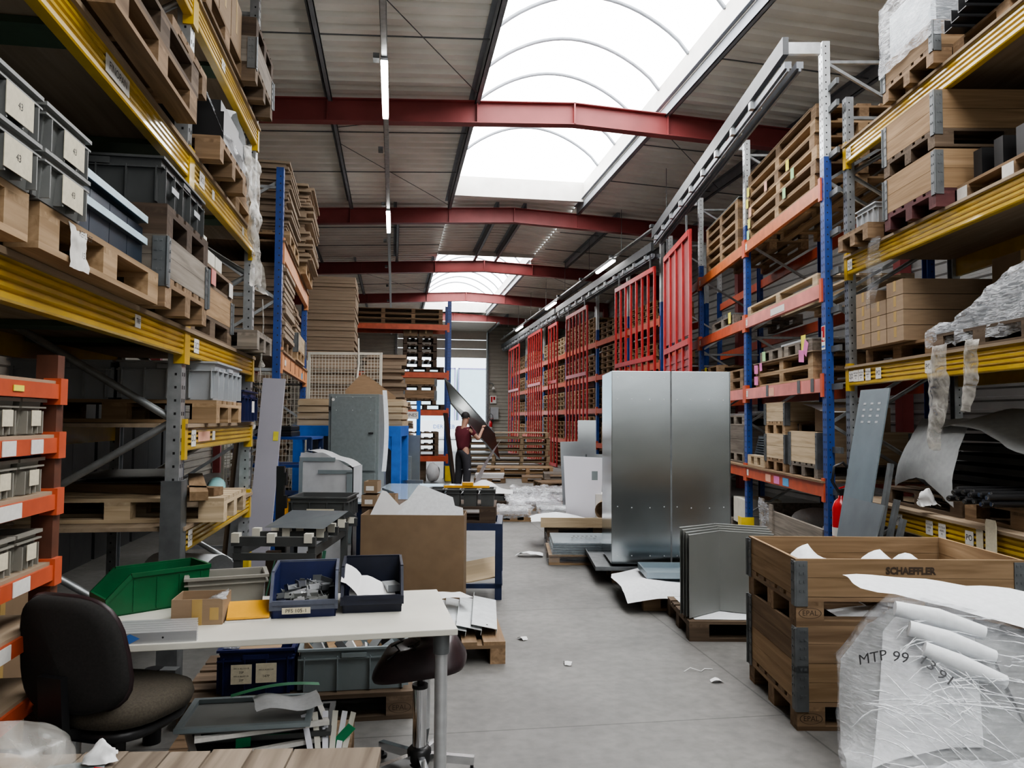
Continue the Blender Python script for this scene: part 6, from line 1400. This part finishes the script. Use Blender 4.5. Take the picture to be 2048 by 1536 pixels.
for i, (px_, d_) in enumerate(((1.42,20.0),(1.95,19.2),(1.75,18.3))):
    pallet('small brown pallet on the floor by the far red frames, %s' % ('farthest of three','closest to the rack','closest to the white panel')[i], H(px_-.55, d_), HRZ+.1*i, 'mid', None)
pallet('second pallet stacked on the one closest to the rack', H(1.4, 19.2, .145), HRZ, 'grey', None)
# ================================================================ CROSS RACK GOODS
XP = lambda x, y, z: FX.p(x, y, z+.004)
for i in range(3): far_pallet('long brown pallet, %s of three on top of the cross rack' % ORD[i], XP(1.28, .5, 4.04+.135*i), 0, 'mid', 2.3, 1.0, .13)
far_pallet('long dark pallet under the dark pallet tower in the cross rack', XP(1.85, .5, 2.8), 0, 'dark', 1.25, 1.0, .14)
for i in range(4): pallet('dark pallet, %s in the tower against the bright doorway' % ORD[i], XP(1.85, .5, 2.94+.2*i), PI/2, 'dark', None, 1.1, .86, .18)
for i, x in enumerate((1.6, 2.0)): carton('brown box on the dark pallet tower, %s' % ('on the side of the mesh fence', 'on the side of the aisle')[i], XP(x, .4, 3.742), 0, .36, .5, .26, 'card2', True)
far_pallet('long dark pallet under the stacked crates in the cross rack', XP(1.75, .5, 1.83), 0, 'dark', 1.5, 1.0, .14)
pallet('dark pallet under the lower crate in the cross rack', XP(1.85, .5, 1.97), PI/2, 'old', None, 1.0, .86); collar('lower crate frame in the cross rack', XP(1.85, .5, 2.115), -PI/2, 'mid', 1.0, .86, .22)
pallet('dark pallet under the upper crate in the cross rack', XP(1.85, .5, 2.335), PI/2, 'old', None, 1.0, .86); collar('upper crate frame in the cross rack', XP(1.85, .5, 2.48), -PI/2, 'crate', 1.0, .86, .16)
for i in range(4): pallet('worn pallet, %s in the lowest bay stack of the cross rack' % ORD[i], XP(1.85, .5, .65+.155*i), PI/2, 'old', None, 1.0, 1.0, .15)
solo('brown_crate', MB().bx(-.35,.35,-.3,.3,0,.5), M['oldx'], 'dark brown wooden box on the floor under the cross rack', 'box', XP(1.7, .5, 0), 0)
solo('white_sack', MB().grid(lambda u, v: tuple(Vector((.17*math.cos(2*PI*u)*math.sin(PI*v), .15*math.sin(2*PI*u)*math.sin(PI*v), .24-.24*math.cos(PI*v))) + crumple(u,v,1,.03,5)), 16, 10), M['foam'], 'white sack on the floor by the yellow corner guard', 'sack', XP(2.2, -.2, 0), 0)
solo('black_board', MB().bx(-.02,.02,-.4,.4,0,1.75), M['black'], 'black board leaning beside the cross rack post and the man', 'board', H(-1.3, 17.7), HRZ, None, None, (0, -.13, HRZ))
# big frames stacked before the doorway
for i in range(7): far_pallet('big pale pallet, %s in the pile before the loading door' % ORD[i], H(-.15+.02*(i % 3), 23.5, .0+.175*i), HRZ, 'pale', 2.5, 1.5, .165, 'big pallets before the door')
for i in range(2): far_pallet('wide low pallet, %s of two in front of the big pale pile' % ('lower','upper')[i], H(.1, 21.6, .145*i), HRZ, 'fresh', 2.1, 1.0, .14)
flatpack('low pallet of printed sheets behind the man', H(-.55, 19.8), HRZ, .8, .6, .22, 12, 'mid', False, 'paper')
# ================================================================ FAR RACK GOODS
r = random.Random(3)
LVN = ['floor level', 'first beam', 'second beam', 'third beam', 'top beam']
BN_ = ['bay six from the far wall', 'bay five from the far wall', 'bay four from the far wall', 'bay three from the far wall', 'bay two from the far wall', 'bay at the far wall']
for bi in range(6):
    y0, y1 = YS[bi], YS[bi+1]; Lb = y1-y0-.25
    ns = 1 if Lb < 3 else 2
    for li, z in enumerate((.0, .95, 1.93, 2.88, 3.85)):
        for si in range(ns):
            n = r.randint(3, 5) if bi < 5 else r.randint(3, 4)
            Lp = Lb/ns - .12
            tone = r.choice(['fresh','pale','mid','fresh','crate'])
            yc = y0+.125 + (si+.5)*Lb/ns
            for k_ in range(n):
                far_pallet('%s pallet %s, %s stack, %s, %s' % ({'fresh':'light','pale':'pale','mid':'brown','crate':'tan'}[tone], ORD[k_], ('nearer','farther')[si] if ns > 1 else 'single', LVN[li], BN_[bi]),
                           (5.75+.46, yc + r.uniform(-.04,.04), z + .005 + .152*k_), -PI/2, tone, round(min(Lp, 1.75), 2), .95, .14, 'pallets on the long rack')
# ================================================================ FAR WALL FITTINGS
extinguisher('small red fire extinguisher by the loading door', (4.75, 37.9, 0), 1.1, 1.0)
t = thing('junction_cabinet', 'pale grey electrical box on the far wall by the extinguisher', 'electrical box', (5.0, 38.3, 1.6), 0)
part('box', MB().bx(-.2,.2,0,.2,0,.6), M['tote_lt'], t); part('cable', MB().tube([(-.1,.05,0),(-.12,.05,-.5),(-.3,.05,-.7)], .02, 6), M['black'], t)
t = thing('wall_sign', 'red and white safety sign on the far wall', 'sign', (4.95, 38.48, 2.6), 0)
part('plate', MB().bx(-.16,.16,0,.02,-.2,.2), M['label_w'], t); part('symbol', MB().bx(-.12,-.04,-.004,0,-.14,.14).bx(.0,.1,-.004,0,-.02,.14), M['ext_red'], t)
t = thing('wall_siren', 'small white siren on a bracket on the far wall', 'siren', (4.95, 38.45, 3.35), 0)
part('bracket', MB().tube([(-.3,0,.1),(-.05,-.05,.05),(0,-.1,-.15)], .025, 6), M['galv_dark'], t); part('horn', MB().lathe([(.03,0),(.1,-.14)], 12), M['label_w'], t, (0,-.1,-.1))
lamp(-2.9, 9.6, 2.42, 1.0, 'lit tube light glimpsed low behind the yellow rack end', PI/2*.3)
# ================================================================ THE MAN CARRYING A SHEET
def skin_obj(name, verts, edges, radii, mat, parent=None, root=0, sub=2, label=None):
    me = bpy.data.meshes.new(name); me.from_pydata(verts, edges, []); me.materials.append(mat)
    o = bpy.data.objects.new(name, me); COL.objects.link(o)
    m = o.modifiers.new('skin', 'SKIN'); m.use_smooth_shade = True
    lay = me.skin_vertices[0].data if me.skin_vertices else None
    if lay is None:
        me.attributes; bpy.context.view_layer.objects.active = o
        bpy.ops.mesh.customdata_skin_add(); lay = me.skin_vertices[0].data
    for i, rr in enumerate(radii): lay[i].radius = (rr, rr) if not isinstance(rr, tuple) else rr; lay[i].use_root = (i == root)
    s = o.modifiers.new('sub', 'SUBSURF'); s.levels = s.render_levels = sub
    o.parent = parent
    if parent: KIDS.setdefault(parent.name, []).append(o)
    if label: o['label'] = label
    return o
# local axes: +x to the aisle's rack side (his facing), z up; he faces the sheet, seen from his back-left
Vv = dict(pel=(0,0,.93), wa=(.0,0,1.06), ch=(.015,0,1.27), nk=(.03,0,1.45), hb=(.06,0,1.54), ht=(.09,0,1.64),
          ls=(.02,.19,1.39), le=(.20,.30,1.17), lw=(.36,.22,1.36), lh=(.42,.20,1.43), rs=(.02,-.19,1.39), re=(.16,-.31,1.16), rw=(.36,-.22,1.34), rh=(.43,-.2,1.41),
          lp=(0,.095,.90), lk=(.03,.13,.50), la=(-.01,.15,.09), lt=(.13,.16,.04), rp=(0,-.095,.90), rk=(.02,-.12,.50), ra=(-.03,-.14,.09), rt=(.11,-.16,.04))
idx = {k_: i for i, k_ in enumerate(Vv)}
E_ = [('pel','wa'),('wa','ch'),('ch','nk'),('nk','hb'),('hb','ht'),('ch','ls'),('ls','le'),('le','lw'),('lw','lh'),('ch','rs'),('rs','re'),('re','rw'),('rw','rh'),('pel','lp'),('lp','lk'),('lk','la'),('la','lt'),('pel','rp'),('rp','rk'),('rk','ra'),('ra','rt')]
Rr = dict(pel=(.085,.07), wa=(.09,.07), ch=(.11,.08), nk=.055, hb=.078, ht=.085, ls=.06, le=.043, lw=.03, lh=.036, rs=.06, re=.043, rw=.03, rh=.036, lp=.085, lk=.06, la=.042, lt=.035, rp=.085, rk=.06, ra=.042, rt=.035)
man = skin_obj('person', list(Vv.values()), [(idx[a], idx[b]) for a, b in E_], list(Rr.values()), M['skin'])
man.location = H(-1.06, 16.8); man.rotation_euler = (0, 0, HRZ + .85)
tag(man, 'man in maroon shirt and dark work trousers carrying a tilted metal sheet over his shoulder', 'person')
def sub_skin(name, keys, edges, rad, mat, label):
    vs = [Vv[k_] if isinstance(k_, str) else k_ for k_ in keys]
    return skin_obj(name, vs, edges, rad, mat, man, 0, 2, label)
mid = lambda a, b, f: tuple(Vector(Vv[a]).lerp(Vector(Vv[b]), f))
sub_skin('shirt', [mid('pel','wa',-.25),'wa','ch',mid('ch','nk',.62),'ls',mid('ls','le',.62),'rs',mid('rs','re',.62)], [(0,1),(1,2),(2,3),(2,4),(4,5),(2,6),(6,7)], [(.165,.135),(.155,.125),(.175,.13),.075,.078,.065,.078,.065], M['maroon'], 'maroon short sleeved shirt')
sub_skin('trousers', ['pel','lp','lk','la','rp','rk','ra',mid('pel','wa',.4)], [(0,1),(1,2),(2,3),(0,4),(4,5),(5,6),(0,7)], [(.155,.125),.12,.095,.08,.12,.095,.08,(.155,.12)], M['slacks'], 'dark work trousers')
for s in 'lr':
    part('reflective_band', MB().tube([mid(s+'k', s+'a', -.06), mid(s+'k', s+'a', .0)], .092, 16, 0, False), M['reflect'], man, label='grey reflective knee band')
    part('shoe', MB().grid(lambda u, v: tuple(Vector(Vv[s+'a']).lerp(Vector(Vv[s+'t']), .5) + Vector((.15*math.cos(2*PI*u)*math.sin(PI*v), .06*math.sin(2*PI*u)*math.sin(PI*v), -.02-.05*math.cos(PI*v)))), 16, 8), M['black'], man, label='black work shoe')
hd_ = Vector(Vv['ht'])
part('hair', MB().grid(lambda u, v: tuple(hd_ + Vector((-.02,0,.02)) + Vector((.105*math.cos(2*PI*u)*math.sin(PI*.56*v), .092*math.sin(2*PI*u)*math.sin(PI*.56*v), .108*math.cos(PI*.56*v)))), 20, 8), M['hair'], man)
part('nose', MB().add([(.17,-.015,1.60),(.17,.015,1.60),(.2,0,1.595),(.165,0,1.645)], [(0,1,2),(0,2,3),(1,3,2)]), M['skin'], man)
for s in (-1, 1):
    part('ear', MB().tube([(.07,s*.088,1.605),(.07,s*.1,1.63)], [.016,.02], 8), M['skin'], man); part('eye', MB().tube([(.165,s*.032,1.635),(.171,s*.032,1.635)], .012, 10), M['hair'], man)
part('mouth', MB().bx(.158,.163,-.025,.025,1.563,1.57), plain('lips', (.3,.12,.1), .6), man)
for s, k_ in ((1,'lh'), (-1,'rh')):
    p0 = Vector(Vv[k_])
    for f in range(4):
        o_ = Vector((0, (f-1.5)*.02, .02)); part('finger', MB().tube([p0+o_, p0+o_+Vector((.03,0,.035)), p0+o_+Vector((.055,-.0,.02+.003*f))], [.011,.01,.008], 6), M['skin'], man)
    part('thumb', MB().tube([p0+Vector((0,-s*.03,.0)), p0+Vector((.02,-s*.05,.03)), p0+Vector((.045,-s*.045,.045))], [.013,.012,.009], 6), M['skin'], man)
# the sheet he holds: from over the rack post down past his hands
def D_(px, py, dep):
    d = FWD + RT*((px-1024)/FPX) + UP*((768-py)/FPX); h = d.x*SA + d.y*CA
    return Vector((0,0,CAMZ)) + d*(dep/h)
pts = [D_(889,757,17.45), D_(901,806,17.08), D_(999,919,17.08), D_(988,866,17.45)]
nrm = (pts[1]-pts[0]).cross(pts[3]-pts[0]).normalized()*.02
mb = MB().add(pts + [p + nrm for p in pts], [(0,1,2,3),(7,6,5,4),(0,4,5,1),(1,5,6,2),(2,6,7,3),(3,7,4,0)])
mb.bar(pts[0], pts[3], .05, .05); mb.bar(pts[1], pts[2], .03, .03)
solo('metal_sheet', mb, M['mirror'], 'long folded metal sheet tilted across the doorway in the hands of the man', 'metal sheet')
solo('foam_sheet', sheet(lambda u, v: (-.12+.5*v**1.5+.12*u, -.1+.2*u, 1.0*v+.15*u*v), 6, 14, .01), M['foam'], 'white foam sheet curling upright beside the legs of the man', 'foam sheet', H(-.72, 16.3, .02), HRZ)
t = flatpack('dark flat pack under the curved foam sheet in front of the man', H(-.58, 14.6), HRZ, .98, 1.0, .2, 14, 'dark', False, 'tote_dk')
solo('foam_sheet', sheet(lambda u, v: (-.45+1.0*u, -.45+.9*v, .02+.22*math.sin(PI*min(1,u*1.1))**2*v*(1-.4*u)), 18, 12, .01), M['foam'], 'broad curved white foam sheet on the dark flat pack in front of the man', 'foam sheet', H(-.52, 14.6, .22), HRZ)

# ---- bits on the floor
for i, (x, y, lb) in enumerate(((1.98, 4.55, 'small clear scrap on the floor at the corner of the crate stack'), (.25, 7.9, 'tiny white scrap on the floor beside the trolley'), (1.15, 5.0, 'tiny pale scrap on the floor between table and crate stack'), (.95, 5.6, 'small paper bit on the floor near the fanned sheets'))):
    solo('paper_scrap', sheet(lambda u, v: ((u-.5)*.07, (v-.5)*.05, .006+.014*math.sin(PI*u)), 6, 5, .008, 22), M['paper'], lb, 'paper', (x, y, .001), i*.7)
solo('string', MB().tube([(0,0,.004),(.05,.02,.02),(.11,-.01,.004),(.15,.03,.006),(.2,.02,.004)], .003, 6), M['paper'], 'white bit of string on the floor by the crate stack', 'string', (1.85, 4.75, 0), 0)
